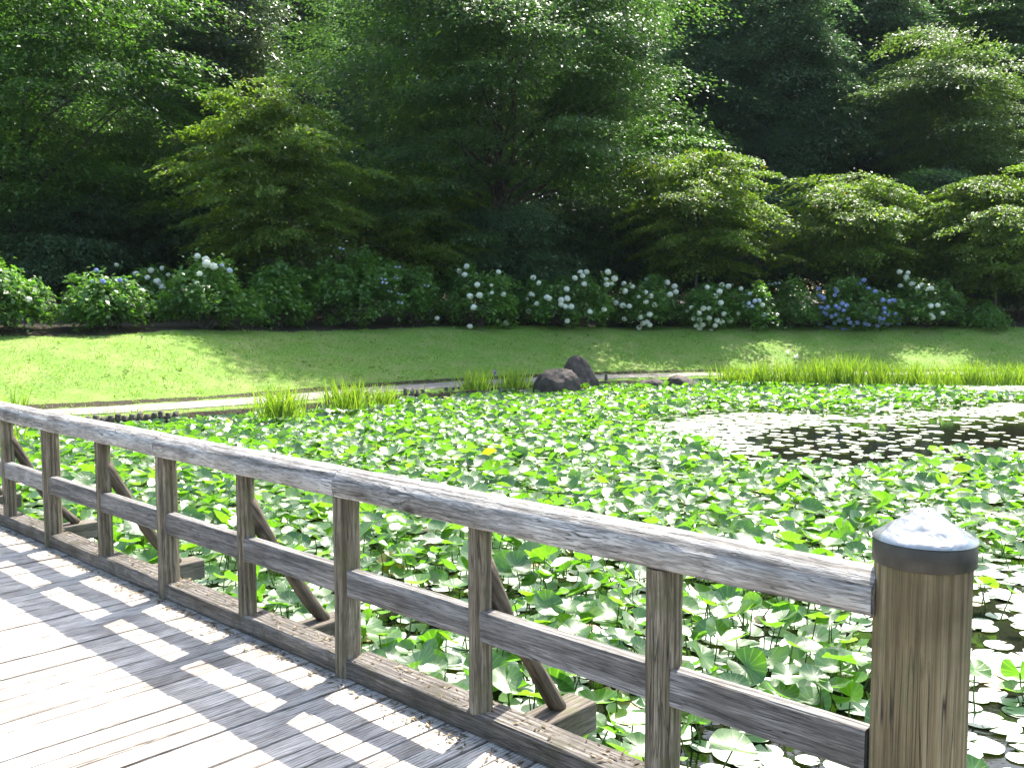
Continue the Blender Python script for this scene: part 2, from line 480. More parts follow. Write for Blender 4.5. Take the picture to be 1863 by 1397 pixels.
M['lily'] = lily_mat("waxy_lily_leaf", [(0, (0.034, 0.09, 0.024)), (0.5, (0.055, 0.13, 0.03)), (0.994, (0.085, 0.17, 0.038)), (0.997, (0.16, 0.17, 0.04)), (1.0, (0.22, 0.13, 0.03))], 0.48)
M['pad'] = lily_mat("floating_lily_pad", [(0, (0.16, 0.22, 0.15)), (0.955, (0.25, 0.32, 0.23)), (0.97, (0.3, 0.25, 0.05)), (1.0, (0.25, 0.12, 0.04))], 0.08, 1.0, 0.52)
M['petiole'] = noise_mat("lily_stem", [(0.3, (0.06, 0.09, 0.025)), (0.7, (0.12, 0.16, 0.045))], scale=20)

# ------------------------------------------------------------------ terrain, water, path
WATER = -0.7
SH = np.array([(-60, -12), (-30, 4), (-20, 11), (-14, 15), (-11, 17), (-8, 18.6), (-5.5, 20.6), (-4.2, 21.9), (-2.5, 24.3), (0.5, 26.9), (2.7, 28.4), (6.6, 29.8), (12, 30.2), (17, 30), (30, 28), (60, 15)], float)
sx = np.linspace(-60, 60, 481)
sy = np.interp(sx, SH[:, 0], SH[:, 1])
k = np.exp(-np.linspace(-2, 2, 9) ** 2); k /= k.sum()
sy = np.convolve(np.pad(sy, 4, mode='edge'), k, mode='valid')


def shore_dist(X, Y):
    X, Y = np.atleast_1d(np.asarray(X, float)), np.atleast_1d(np.asarray(Y, float))
    out = np.empty(X.shape)
    fx, fy, fo = X.ravel(), Y.ravel(), out.ravel()
    for i in range(0, len(fx), 20000):
        a, b_ = fx[i:i + 20000, None], fy[i:i + 20000, None]
        fo[i:i + 20000] = np.sqrt(((a - sx) ** 2 + (b_ - sy) ** 2).min(1))
    sgn = np.where(fy > np.interp(fx, sx, sy), 1.0, -1.0)
    return (fo * sgn).reshape(X.shape)


PROF = np.array([(-40, -2.0), (-1.5, -1.6), (-0.3, -1.3), (0.0, -0.8), (0.12, -0.56), (0.5, -0.5), (2.0, -0.5), (2.12, -0.44), (2.6, -0.34), (4.4, 0.28), (6.3, 0.88), (8.2, 1.12), (12, 1.25), (40, 2.2), (120, 4.0)])
PA, PB = 0.5, 1.97


def height_d(d):
    return np.interp(d, PROF[:, 0], PROF[:, 1])


def ground_z(X, Y):
    d = shore_dist(X, Y)
    w = np.clip((d - 2.3) / 1.5, 0, 1)
    return height_d(d) + w * ((vnoise(X, Y, 2.3, 3) - 0.5) * 0.16 + (vnoise(X, Y, 0.7, 4) - 0.5) * 0.05)


def ground_hit(px, py):
    d = ray(px, py)
    ts = np.linspace(12, 60, 1200)
    P = np.array([0, 0, EYE])[None] + ts[:, None] * d[None]
    z = ground_z(P[:, 0], P[:, 1])
    k_ = np.argmax(P[:, 2] < z)
    if P[k_, 2] >= z[k_]: k_ = np.argmin(np.abs(P[:, 1] - 36))
    return np.array([P[k_, 0], P[k_, 1], z[k_]])


gx = np.unique(np.concatenate([np.linspace(-140, -22, 30), np.arange(-22, 26, 0.22), np.linspace(26, 140, 30)]))
gy = np.unique(np.concatenate([np.linspace(-60, 12, 30), np.arange(12, 42, 0.22), np.linspace(42, 200, 36)]))
GX, GY = np.meshgrid(gx, gy)
GZ = ground_z(GX, GY)
GZ = np.where(GY < -25, np.maximum(GZ, np.interp(-GY, [25, 28, 60], [-1.6, -0.4, 1.0])), GZ)
nx, ny = len(gx), len(gy)
i, j = np.meshgrid(np.arange(ny - 1), np.arange(nx - 1), indexing='ij')
Q = np.stack([i * nx + j, i * nx + j + 1, (i + 1) * nx + j + 1, (i + 1) * nx + j], -1).reshape(-1, 4)
me = mesh_np("lawn", np.stack([GX, GY, GZ], -1).reshape(-1, 3), [Q])
D = shore_dist(GX, GY)
lit = np.clip(np.interp(D, [-1, 0.0, 0.15, 0.3, 2.0, 2.1, 2.25, 2.4, 5.2, 7.0, 8.0], [1, 1, 0.9, 0.1, 0.3, 0.9, 0.75, 0.12, 0.12, 0.42, 1.0]), 0, 1)
me.attributes.new("litter", 'FLOAT', 'POINT').data.foreach_set("value", lit.ravel().astype(np.float32))
tag(obj("lawn", me, M['turf']), "sloping green lawn rising from the pond path to the flowering shrubs", "lawn", kind="structure")

V = np.array([(-90, -30, WATER), (90, -30, WATER), (90, 60, WATER), (-90, 60, WATER)])
tag(obj("pond_water", mesh_np("pond_water", V, [np.array([(0, 1, 2, 3)])]), M['water']), "dark still pond water between the lily leaves", "pond", kind="structure")

# path strip following the shore
tx, ty = np.gradient(sx), np.gradient(sy)
ln = np.hypot(tx, ty)
nxn, nyn = -ty / ln, tx / ln
rows = []
for dd in (PA, (PA + PB) / 2, PB):
    rows.append(np.stack([sx + nxn * dd, sy + nyn * dd, np.full_like(sx, -0.485)], -1))
for dd in (PA, PB): rows.append(np.stack([sx + nxn * dd, sy + nyn * dd, np.full_like(sx, -0.6)], -1))
L = len(sx)
V = np.concatenate(rows)
a = np.arange(L - 1)
strip = lambda r0, r1: np.stack([r0 * L + a, r0 * L + a + 1, r1 * L + a + 1, r1 * L + a], -1)
tag(obj("path", mesh_np("path", V, [strip(0, 1), strip(1, 2), strip(3, 0), strip(2, 4)], flat=True), M['path']), "pale worn footpath curving along the pond edge", "path", kind="structure")

# ------------------------------------------------------------------ footbridge and railing (local X along the railing, Y outwards over the pond)
UX, UY = 0.7277, -0.6859
RZ = math.atan2(UY, UX)
O = (-0.763, 3.976, 0.0)
END = 2.43
MAIN = [1.655 - 1.655 * k_ for k_ in range(0, 10)]
MID = [0.83 - 1.655 * k_ for k_ in range(0, 9)]
FAR = MAIN[-1] - 0.2
bridge = tag(empty("footbridge", O, RZ), "bleached plank footbridge deck striped by railing shadows", "footbridge")
mb = MB()
x = FAR - 0.5
while x < END + 1.8:
    w = rng.uniform(0.105, 0.125)
    dz = rng.uniform(-0.003, 0.003)
    t0, t1 = rng.uniform(-0.002, 0.002, 2)
    y0, y1 = -3.4 + rng.uniform(-0.02, 0.02), 0.17 + rng.uniform(-0.006, 0.01)
    g_ = 0.005
    ys = np.linspace(y0, y1, 9)
    wl = rng.normal(0, 0.0011, 9)
    Vt = []
    for q, yy in enumerate(ys):
        zt = dz + rng.normal(0, 0.0008)
        Vt += [(x + g_ + wl[q], yy, zt - 0.004 + t0), (x + g_ + 0.006 + wl[q], yy, zt + t0), (x + w - g_ - 0.006, yy, zt + t1), (x + w - g_, yy, zt - 0.004 + t1), (x + w - g_, yy, -0.04), (x + g_, yy, -0.04)]
    Qs = []
    for q in range(8):
        for e in range(6):
            Qs.append((q * 6 + e, (q + 1) * 6 + e, (q + 1) * 6 + (e + 1) % 6, q * 6 + (e + 1) % 6))
    mb.add(Vt, [np.array(Qs)[:, ::-1], np.array([[0, 1, 2, 3, 4, 5]])[:, ::-1], np.array([[0, 1, 2, 3, 4, 5]]) + 48])
    x += w
obj("deck_planking", mb.mesh("deck_planking", flat=True), M['deck'], bridge)
for s in MID:
    mb = MB()
    yy = np.linspace(-3.3, 0.68, 6)
    mb.box(s - 0.075, s + 0.075, -3.3, 0.68, -0.175, -0.05)
    o = obj("cross_beam", mb.mesh("cross_beam", flat=True), M['beam'], bridge)
    bv = o.modifiers.new("bevel", 'BEVEL'); bv.width = 0.008; bv.segments = 2
for yy in (0.08, -1.6, -3.2):
    mb = MB()
    mb.box(FAR - 0.4, END + 1.6, yy - 0.07, yy + 0.07, -0.36, -0.18)
    obj("stringer", mb.mesh("stringer", flat=True), M['kerb'], bridge)
for s in (END - 0.1, -2.4, -7.0):
    for yy in (0.08, -3.2):
        mb = MB(); mb.tube([(s, yy, -1.7), (s, yy, -0.36)], [0.11, 0.11], 14)
        obj("pile", mb.mesh("pile"), M['post'], bridge)

rail = tag(empty("bridge_railing", O, RZ), "weathered grey log railing along the edge of the plank footbridge", "railing")


def log_mesh(name, L_, prof, axis, n=26, wob=0.004, seed=0, bend=0.0, squash=None):
    """a hewn member of length L_ along local axis, profile list of 2d points, with natural irregularity"""
    r = np.random.default_rng(seed)
    prof = np.asarray(prof, float)
    K = len(prof)
    ts = np.linspace(0, L_, n)
    ph = r.uniform(0, 6.28, (4, K))
    V = []
    for q, tt in enumerate(ts):
        s_ = 1 + wob / 0.05 * 0.5 * (np.sin(tt * 3.1 + ph[0]) * 0.5 + np.sin(tt * 9.7 + ph[1]) * 0.3 + np.sin(tt * 23 + ph[2]) * 0.2)
        ox = bend * math.sin(math.pi * tt / L_) + 0.3 * wob * math.sin(tt * 2.1 + ph[3][0])
        oy = 0.3 * wob * math.sin(tt * 1.7 + ph[3][1])
        pr = prof * s_[:, None] + np.array([ox, oy])
        if axis == 'X': V.append(np.stack([np.full(K, tt), pr[:, 0], pr[:, 1]], -1))
        else: V.append(np.stack([pr[:, 0], pr[:, 1], np.full(K, tt)], -1))
    V = np.concatenate(V)
    i_, j_ = np.meshgrid(np.arange(n - 1), np.arange(K), indexing='ij')
    j2 = (j_ + 1) % K
    Qs = np.stack([i_ * K + j_, i_ * K + j2, (i_ + 1) * K + j2, (i_ + 1) * K + j_], -1).reshape(-1, 4)
    polys = [Qs, np.arange(K)[::-1][None], (np.arange(K) + (n - 1) * K)[None]]
    me = mesh_np(name, V, polys)
    try:
        me.set_sharp_from_angle(angle=math.radians(38))
    except Exception:
        pass
    return me


def circ(r, k=20, flat=None):
    a_ = np.linspace(0, 2 * math.pi, k, endpoint=False)
    P = np.stack([np.cos(a_) * r, np.sin(a_) * r], -1)
    return P


def rrect(w, h, c, k=4):
    P = []
    for cx_, cy_, a0 in ((w / 2 - c, h / 2 - c, 0), (-w / 2 + c, h / 2 - c, 90), (-w / 2 + c, -h / 2 + c, 180), (w / 2 - c, -h / 2 + c, 270)):
        for q in range(k + 1):
            an = math.radians(a0 + 90 * q / k)
            P.append((cx_ + c * math.cos(an), cy_ + c * math.sin(an)))
    return P


# top rail: hewn log with flat sides and rounded crown
TOPRAIL = []
for an in np.linspace(4, 176, 15): TOPRAIL.append((0.076 * math.cos(math.radians(an)), -0.004 + 0.062 * math.sin(math.radians(an))))
TOPRAIL += [(-0.074, -0.045), (-0.064, -0.06), (-0.03, -0.063), (0.03, -0.063), (0.064, -0.06), (0.074, -0.045)]
segs = [(END - 0.09, 0.0), (0.0, MAIN[2]), (MAIN[2], MAIN[4]), (MAIN[4], MAIN[6]), (MAIN[6], MAIN[8]), (MAIN[8], FAR)]
for q, (b1, a1) in enumerate(segs):
    me = log_mesh("top_rail", b1 - a1 - 0.004, TOPRAIL, 'X', n=60, wob=0.005, seed=11 + q)
    o = obj("top_rail", me, M['rail'], rail, (a1, 0.06 + [0, 0.001, -0.001, 0.001, 0, 0][q], 0.866 + [0, -0.0015, 0, 0, 0, 0][q]))
for q, s in enumerate(MAIN):
    o = obj("post", log_mesh("post", 0.80 + 0.03, circ(0.057), 'Z', n=18, wob=0.004, seed=40 + q), M['post'], rail, (s, 0.058, -0.03))
    o.rotation_euler = (0, 0, q * 1.3)
for q, s in enumerate(MID):
    o = obj("post", log_mesh("post", 0.80 - 0.085, circ(0.0445), 'Z', n=18, wob=0.004, seed=70 + q), M['post'], rail, (s, 0.058, 0.085))
    o.rotation_euler = (0, 0, q * 2.1)
ends = sorted([END - 0.1] + MAIN + [FAR])
for q in range(len(ends) - 1):
    a1, b1 = ends[q], ends[q + 1]
    if b1 - a1 < 0.3: continue
    o = obj("middle_rail", log_mesh("middle_rail", b1 - a1 - 0.03, rrect(0.056, 0.118, 0.008), 'X', n=24, wob=0.003, seed=100 + q), M['midrail'], rail, (a1 + 0.015, 0.052, 0.428 + rng.normal(0, 0.003)))
    o = obj("kerb_beam", log_mesh("kerb_beam", b1 - a1 - 0.06, rrect(0.14, 0.088, 0.014), 'X', n=26, wob=0.004, seed=130 + q), M['kerb'], rail, (a1 + 0.03, 0.085, 0.047))
for q, s in enumerate(MID):
    # bent natural log brace from the back of the post out to the beam end
    p0, p1 = np.array([0, 0.075, 0.66]), np.array([0, 0.53, -0.05])
    Lb = np.linalg.norm(p1 - p0)
    t_ = np.linspace(0, 1, 16)
    P = np.stack([0.008 * np.sin(t_ * 5 + q), 0.035 * np.sin(t_ * math.pi) + 0.01 * np.sin(t_ * 7 + q), t_ * Lb], -1)
    mb = MB(); mb.tube(P, 0.034 + 0.003 * np.sin(t_ * 9 + q) + 0.005 * (t_ < 0.3), 14)
    o = obj("brace", mb.mesh("brace"), M['brace'], rail, (s, p0[1], p0[2]))
    o.rotation_euler = (-math.atan2(p1[1] - p0[1], p1[2] - p0[2]), 0, 0)

# big end post with metal cap
ep = obj("end_post", log_mesh("end_post", 0.99 + 1.6, circ(0.118, 40), 'Z', n=40, wob=0.0012, seed=5), M['endpost'], rail, (END, 0.085, -1.6))
K = 48
mb = MB()
aa = np.linspace(0, 2 * math.pi, K, endpoint=False)
ringpts = lambda r_, z_: np.stack([np.cos(aa) * r_, np.sin(aa) * r_, np.full(K, z_)], -1)
V = np.concatenate([ringpts(0.1235, 0.955), ringpts(0.1255, 0.958), ringpts(0.1255, 1.013), ringpts(0.123, 1.0165), ringpts(0.119, 1.0165)])
i_, j_ = np.meshgrid(np.arange(4), np.arange(K), indexing='ij'); j2 = (j_ + 1) % K
mb.add(V, [np.stack([i_ * K + j_, i_ * K + j2, (i_ + 1) * K + j2, (i_ + 1) * K + j_], -1).reshape(-1, 4)])
obj("cap_band", mb.mesh("cap_band"), M['band'], ep, (0, 0, 1.6))
mb = MB()
R = [0.1275, 0.1265, 0.11, 0.092, 0.074, 0.056, 0.038, 0.02, 0.004]
Zs = [1.0165, 1.0205, 1.0305, 1.042, 1.054, 1.066, 1.078, 1.089, 1.094]
V = []
for q in range(len(R)):
    cr = 0.0026 * np.sin(aa * 3 + q * 0.8) + 0.0022 * np.sin(aa * 7 - q * 1.3) + rng.normal(0, 0.0011, K)
    wv = cr * (0 if q < 2 else 1)
    V.append(ringpts(R[q], Zs[q]) + np.stack([0 * aa, 0 * aa, wv], -1))
V = np.concatenate(V)
i_, j_ = np.meshgrid(np.arange(len(R) - 1), np.arange(K), indexing='ij'); j2 = (j_ + 1) % K
mb.add(V, [np.stack([i_ * K + j_, i_ * K + j2, (i_ + 1) * K + j2, (i_ + 1) * K + j_], -1).reshape(-1, 4), (np.arange(K) + (len(R) - 1) * K)[None]])
obj("cap", mb.mesh("cap"), M['zinc'], ep, (0, 0, 1.6))

# litter gathered against the kerb
n_ = 2600
X_ = rng.uniform(-9, END, n_); Y_ = -np.abs(rng.normal(0, 0.05, n_)) - 0.002
top = rng.random(n_) < 0.35
Y_ = np.where(top, rng.uniform(0.03, 0.15, n_), Y_)
Z_ = np.where(top, 0.0925, 0.003) + rng.uniform(0, 0.004, n_)
an = rng.uniform(0, 6.28, n_); ll = rng.uniform(0.006, 0.02, n_); ww = ll * rng.uniform(0.1, 0.4, n_)
dx, dy = np.cos(an), np.sin(an)
Vl = np.stack([np.stack([X_ - dx * ll, Y_ - dy * ll, Z_], -1), np.stack([X_ - dy * ww, Y_ + dx * ww, Z_ + 0.003], -1), np.stack([X_ + dx * ll, Y_ + dy * ll, Z_ + 0.002], -1), np.stack([X_ + dy * ww, Y_ - dx * ww, Z_ + 0.001], -1)], 1).reshape(-1, 3)
M['litter'] = leaf_mat("dry_litter", [(0, (0.05, 0.035, 0.02)), (0.7, (0.16, 0.12, 0.075)), (1, (0.35, 0.3, 0.22))], (1, 1, 1), 0.8, 0.1, 0.2)
o = obj("leaf_litter", mesh_np("leaf_litter", Vl, [np.arange(4 * n_).reshape(-1, 4)]), M['litter'])
o.location, o.rotation_euler = O, (0, 0, RZ)
tag(o, "dry brown leaf litter gathered along the wooden kerb", "litter", kind="stuff")

# ------------------------------------------------------------------ lily leaves
def lily_template(seed, nseg, rings, raised):
    r = np.random.default_rng(seed)
    gap = math.radians(r.uniform(7, 16))
    a_ = np.linspace(gap, 2 * math.pi - gap, nseg + 1)
    cup, fold, wave, kf, ph = (r.uniform(0.02, 0.38), r.uniform(-0.1, 0.45), r.uniform(0.04, 0.15), r.integers(2, 5), r.uniform(0, 6.28)) if raised else (r.uniform(-0.01, 0.05), 0.0, r.uniform(0.008, 0.03), r.integers(3, 6), r.uniform(0, 6.28))
    Vv, U = [(0, 0, 0)], [(0.5, 0)]
    for rr in rings:
        for an in a_:
            lobe = 1 + 0.1 * (math.cos(an) ** 2) - 0.04 * math.cos(an * 2) + (0.02 * math.sin(5 * an + ph))
            Rr = rr * lobe
            xx, yy = Rr * math.cos(an), Rr * math.sin(an) * 0.96
            zz = cup * rr ** 2 + fold * abs(yy) ** 1.3 + wave * rr ** 2 * math.sin(kf * an + ph) + 0.4 * wave * rr ** 3 * math.sin((kf * 2 + 1) * an + 2 * ph)
            Vv.append((xx, yy, zz)); U.append((an / (2 * math.pi), rr))
    m_ = nseg + 1
    T = np.array([(0, 1 + q, 2 + q) for q in range(nseg)])
    Qs = []
    for k_ in range(len(rings) - 1):
        b0, b1 = 1 + k_ * m_, 1 + (k_ + 1) * m_
        Qs += [(b0 + q, b1 + q, b1 + q + 1, b0 + q + 1) for q in range(nseg)]
    return np.array(Vv, float), T, np.array(Qs), np.array(U, float)


def in_poly(px, py, poly):
    c = np.zeros(px.shape, bool)
    q = len(poly) - 1
    for k_ in range(len(poly)):
        x1, y1 = poly[k_]; x2, y2 = poly[q]
        hit = ((y1 > py) != (y2 > py)) & (px < (x2 - x1) * (py - y1) / (y2 - y1 + 1e-9) + x1)
        c ^= hit
        q = k_
    return c


def pond_poly(pts): return [tuple(on_plane(a_, b_, WATER)[:2]) for a_, b_ in pts]


OPEN = pond_poly([(1150, 775), (1300, 757), (1600, 752), (1900, 735), (2100, 735), (2100, 840), (1870, 838), (1640, 850), (1480, 872), (1330, 860), (1260, 815)])
OPEN2 = pond_poly([(1560, 1090), (1690, 1040), (1790, 1040), (1900, 1050), (2200, 1060), (2300, 1800), (1300, 1800), (1330, 1420), (1420, 1330), (1500, 1200)])
OPEN3 = pond_poly([(1690, 712), (1720, 702), (2100, 700), (2100, 728), (1830, 728)])
CLEAR = pond_poly([(1340, 800), (1480, 768), (2100, 748), (2100, 836), (1640, 846), (1440, 858), (1340, 830)])

cell = 0.142
X_, Y_ = np.meshgrid(np.arange(-22, 26, cell), np.arange(0.5, 31, cell))
X_, Y_ = X_.ravel(), Y_.ravel()
X_ = X_ + rng.uniform(-0.5, 0.5, X_.size) * cell * 1.1
Y_ = Y_ + rng.uniform(-0.5, 0.5, Y_.size) * cell * 1.1
d = shore_dist(X_, Y_)
ok = (d < -0.12) & (np.abs(X_) < 0.62 * Y_ + 2.0)
lx = (X_ - O[0]) * UX + (Y_ - O[1]) * UY
ly = (X_ - O[0]) * (-UY) + (Y_ - O[1]) * UX
ok &= ~((ly < 0.12) & (lx < END + 1.9) & (ly > -3.6))
ok &= ly > -3.6
X_, Y_ = X_[ok], Y_[ok]
nz = (vnoise(X_, Y_, 1.3, 8) - 0.5) * 1.2
wx, wy = X_ + nz * 0.9, Y_ + (vnoise(X_, Y_, 1.1, 9) - 0.5) * 1.6
o1, o2, o3 = in_poly(wx, wy, OPEN), in_poly(wx, wy, OPEN2), in_poly(wx, wy, OPEN3)
clr = in_poly(wx, wy, CLEAR)
flatz = o1 | o2 | o3
u_ = rng.random(X_.size)
dens = vnoise(X_, Y_, 0.9, 12)
keep = np.where(clr, u_ < 0.2, np.where(o2, u_ < np.clip(dens * 1.3, 0.25, 0.88), np.where(flatz, u_ < 0.85, dens > 0.1)))
X_, Y_, flatz, o2, clr = X_[keep], Y_[keep], flatz[keep], o2[keep], clr[keep]
# an under-layer of floating leaves fills the gaps between the raised ones
ux, uy = np.meshgrid(np.arange(-22, 26, 0.2), np.arange(0.5, 31, 0.2)); ux, uy = ux.ravel(), uy.ravel()
ux = ux + rng.uniform(-0.1, 0.1, ux.size); uy = uy + rng.uniform(-0.1, 0.1, uy.size)
lx = (ux - O[0]) * UX + (uy - O[1]) * UY
ly = (ux - O[0]) * (-UY) + (uy - O[1]) * UX
uok = (shore_dist(ux, uy) < -0.1) & (np.abs(ux) < 0.62 * uy + 2.0) & (ly > -3.6) & ~((ly < 0.12) & (lx < END + 1.9)) & (uy < 20)
uok &= ~(in_poly(ux, uy, OPEN) | in_poly(ux, uy, OPEN3)) & ~(in_poly(ux, uy, OPEN2) & (rng.random(ux.size) < 0.6))
ux, uy = ux[uok], uy[uok]
n_under = ux.size
X_, Y_ = np.concatenate([X_, ux]), np.concatenate([Y_, uy])
flatz, o2, clr = [np.concatenate([a_, np.full(n_under, v_)]) for a_, v_ in ((flatz, True), (o2, False), (clr, False))]
NL = X_.size
flat_ = flatz & ~(o2 & (rng.random(NL) < 0.16))
flat_ |= (~flatz) & (rng.random(NL) < 0.2)
rad = rng.uniform(0.07, 0.118, NL) * rng.choice([0.8, 1.0, 1.12], NL) * np.where(flat_, 0.95, 1.0) * np.where(clr, rng.uniform(0.75, 1.1, NL), 1.0)
hgt = np.where(flat_, 0.004 + rng.uniform(0, 0.016, NL), (0.05 + 0.25 * rng.random(NL) ** 1.1 * (0.55 + 0.7 * vnoise(X_, Y_, 1.6, 21))) * np.clip(-shore_dist(X_, Y_) / 7, 0.22, 1))
tilt = np.where(flat_, np.abs(rng.normal(0, 0.012, NL)), np.abs(rng.normal(0.36, 0.28, NL)).clip(0, 1.25))
spin, az = rng.uniform(0, 6.28, NL), rng.uniform(0, 6.28, NL)
ca, sa = np.cos(az), np.sin(az)
ct, st = np.cos(tilt), np.sin(tilt)
# rotation: tilt about the horizontal axis (ca,sa,0) after spin about z
Rm = np.empty((NL, 3, 3))
Rm[:, 0, 0] = ct + ca * ca * (1 - ct); Rm[:, 0, 1] = ca * sa * (1 - ct); Rm[:, 0, 2] = sa * st
Rm[:, 1, 0] = ca * sa * (1 - ct); Rm[:, 1, 1] = ct + sa * sa * (1 - ct); Rm[:, 1, 2] = -ca * st
Rm[:, 2, 0] = -sa * st; Rm[:, 2, 1] = ca * st; Rm[:, 2, 2] = ct
Sm = np.zeros((NL, 3, 3))
Sm[:, 0, 0] = np.cos(spin); Sm[:, 0, 1] = -np.sin(spin); Sm[:, 1, 0] = np.sin(spin); Sm[:, 1, 1] = np.cos(spin); Sm[:, 2, 2] = 1
Rm = np.einsum('nij,njk->nik', Rm, Sm)
hgt = np.where(flat_, hgt, np.maximum(hgt, rad * np.sin(tilt) * 0.85 + 0.01))
C = np.stack([X_, Y_, WATER + hgt], -1)
ppx, ppy, dep = project(C)
vis = (ppx > -10) & (ppx < 1873) & (ppy < 1405) & (ppy > 560)
vis &= ppy < 965.6 + 0.458 * ppx - 62
vis &= ~((ppx > 1575) & (ppx < 1768) & (ppy > 930))
vis &= ~(np.abs(ppy - (810 + 0.222 * ppx)) < 30) | (ppx > 1580)
order = np.argsort(-(rad / dep) * vis)
near = np.zeros(NL, bool); near[order[:300]] = True
NT = 16
hi = [lily_template(500 + q, 26, [0.3, 0.58, 0.82, 1.0], True) for q in range(NT)] + [lily_template(600 + q, 26, [0.4, 0.75, 1.0], False) for q in range(5)]
lo = [lily_template(500 + q, 12, [0.5, 1.0], True) for q in range(NT)] + [lily_template(600 + q, 11, [1.0], False) for q in range(5)]
tid = np.where(flat_, NT + rng.integers(0, 5, NL), rng.integers(0, NT, NL))
# nearest leaves: one object each, sharing a few leaf meshes
lm = []
for q, (Vt, T, Qs, U) in enumerate(hi):
    lm.append(mesh_np("lily_leaf", Vt, [T, Qs], uv=U))
    lm[-1].materials.append(M['pad'] if q >= NT else M['lily'])
for k_ in np.where(near)[0]:
    fl = bool(flat_[k_])
    o = bpy.data.objects.new("lily_pad" if fl else "lily_leaf", lm[tid[k_]])
    COL.link(o)
    Mx = np.eye(4); Mx[:3, :3] = Rm[k_] * rad[k_]; Mx[:3, 3] = C[k_]
    o.matrix_world = Matrix(Mx.tolist())
    if fl and ppx[k_] < 1480: tag(o, "pale lily pad floating low among the raised leaves behind the railing", "lily pad", "low lily pads among the raised leaves")
    elif fl: tag(o, "round pale lily pad lying flat on the open water beside the bridge end post", "lily pad", "lily pads floating by the end post")
    else: tag(o, "glossy green lily leaf held above the water just behind the log railing", "lily leaf", "raised lily leaves behind the railing")
mbL, uvs = MB(), []
for q, (Vt, T, Qs, U) in enumerate(lo):
    s_ = np.where((tid == q) & ~near)[0]
    if not len(s_): continue
    VV = np.einsum('nij,vj->nvi', Rm[s_] * rad[s_][:, None, None], Vt) + C[s_][:, None, :]
    off_ = (np.arange(len(s_)) * len(Vt))[:, None, None]
    polys = [(T[None] + off_).reshape(-1, 3)]
    if len(Qs): polys.append((Qs[None] + off_).reshape(-1, 4))
    mbL.add(VV.reshape(-1, 3), polys, 1 if q >= NT else 0)
    uvs.append(np.tile(U, (len(s_), 1)))
o = obj("lily_leaves", mbL.mesh("lily_leaves", uv=np.concatenate(uvs)), [M['lily'], M['pad']])
tag(o, "mass of green lily leaves and pale floating pads covering the pond", "lily leaves", kind="stuff")
# stems under the raised leaves
s_ = np.where(~flat_ & (dep < 12))[0]
mb = MB()
for k_ in s_[:1500]:
    c_ = C[k_]
    b_ = np.array([c_[0] + rng.normal(0, 0.05), c_[1] + rng.normal(0, 0.05), WATER - 0.05])
    mb.tube([b_, (b_ + c_) / 2 + np.array([rng.normal(0, 0.01), rng.normal(0, 0.01), 0]), c_ - np.array([0, 0, 0.003])], [0.006, 0.005, 0.004], 5, cap=False)
tag(obj("lily_stems", mb.mesh("lily_stems"), M['petiole']), "thin green stems under the raised lily leaves", "stems", kind="stuff")

# ------------------------------------------------------------------ leaf clouds, bushes, trees
def leaf_cloud(P, N, Dr, size, width=0.5, fold=0.18):
    """P positions, N normals, Dr tip directions -> folded 4-corner leaves"""
    N = N / (np.linalg.norm(N, axis=1)[:, None] + 1e-9)
    Dr = Dr - (Dr * N).sum(1)[:, None] * N
    Dr /= np.linalg.norm(Dr, axis=1)[:, None] + 1e-9
    S = np.cross(N, Dr)
    L_ = size[:, None]
    a0 = P - Dr * L_ * 0.5
    a1 = P + S * L_ * width * 0.5 + N * L_ * fold * 0.5 - Dr * L_ * 0.05
    a2 = P + Dr * L_ * 0.5 - N * L_ * 0.08
    a3 = P - S * L_ * width * 0.5 + N * L_ * fold * 0.5 - Dr * L_ * 0.05
    V_ = np.stack([a0, a1, a2, a3], 1).reshape(-1, 3)
    return V_, np.arange(len(V_)).reshape(-1, 4)


def sprays(r, centers, outs, radius, per, size, thick=0.22, droop=0.35, nz=0.5, elong=1.35, width=0.5):
    """flattened pads of leaves (the layered look of a crown): one pad per centre"""
    n = len(centers)
    idx = np.repeat(np.arange(n), per)
    m_ = len(idx)
    o_ = outs[idx]
    side = np.cross(o_, [0, 0, 1.0]); side /= np.linalg.norm(side, axis=1)[:, None] + 1e-6
    a_ = r.uniform(0, 6.283, m_)
    rr = np.sqrt(r.random(m_)) * (1 + 0.25 * r.normal(size=m_)).clip(0.3, 1.6)
    lx_, ly_ = np.cos(a_) * rr * elong, np.sin(a_) * rr
    Rr = radius[idx]
    P = centers[idx] + o_ * (lx_ * Rr)[:, None] + side * (ly_ * Rr)[:, None]
    P[:, 2] += -droop * Rr * (np.maximum(lx_, -0.3) * 0.55 + 0.35 * rr ** 2) + r.normal(size=m_) * thick * Rr
    N = np.stack([np.zeros(m_), np.zeros(m_), np.ones(m_)], -1) + o_ * 0.25 + r.normal(size=(m_, 3)) * nz
    Dr = o_ + np.array([0, 0, -0.45]) + r.normal(size=(m_, 3)) * 0.6
    sz = size * r.uniform(0.65, 1.3, m_)
    return leaf_cloud(P, N, Dr, sz, width)


def limb(mb, p0, p1, r0, r1, r, sag=0.12, n=7, seg=7):
    t_ = np.linspace(0, 1, n)
    P = p0 + (p1 - p0) * t_[:, None]
    L_ = np.linalg.norm(p1 - p0)
    P[:, 2] += sag * L_ * np.sin(t_ * math.pi)
    P[1:-1] += r.normal(size=(n - 2, 3)) * 0.03 * L_
    mb.tube(P, r0 + (r1 - r0) * t_, seg, cap=False)


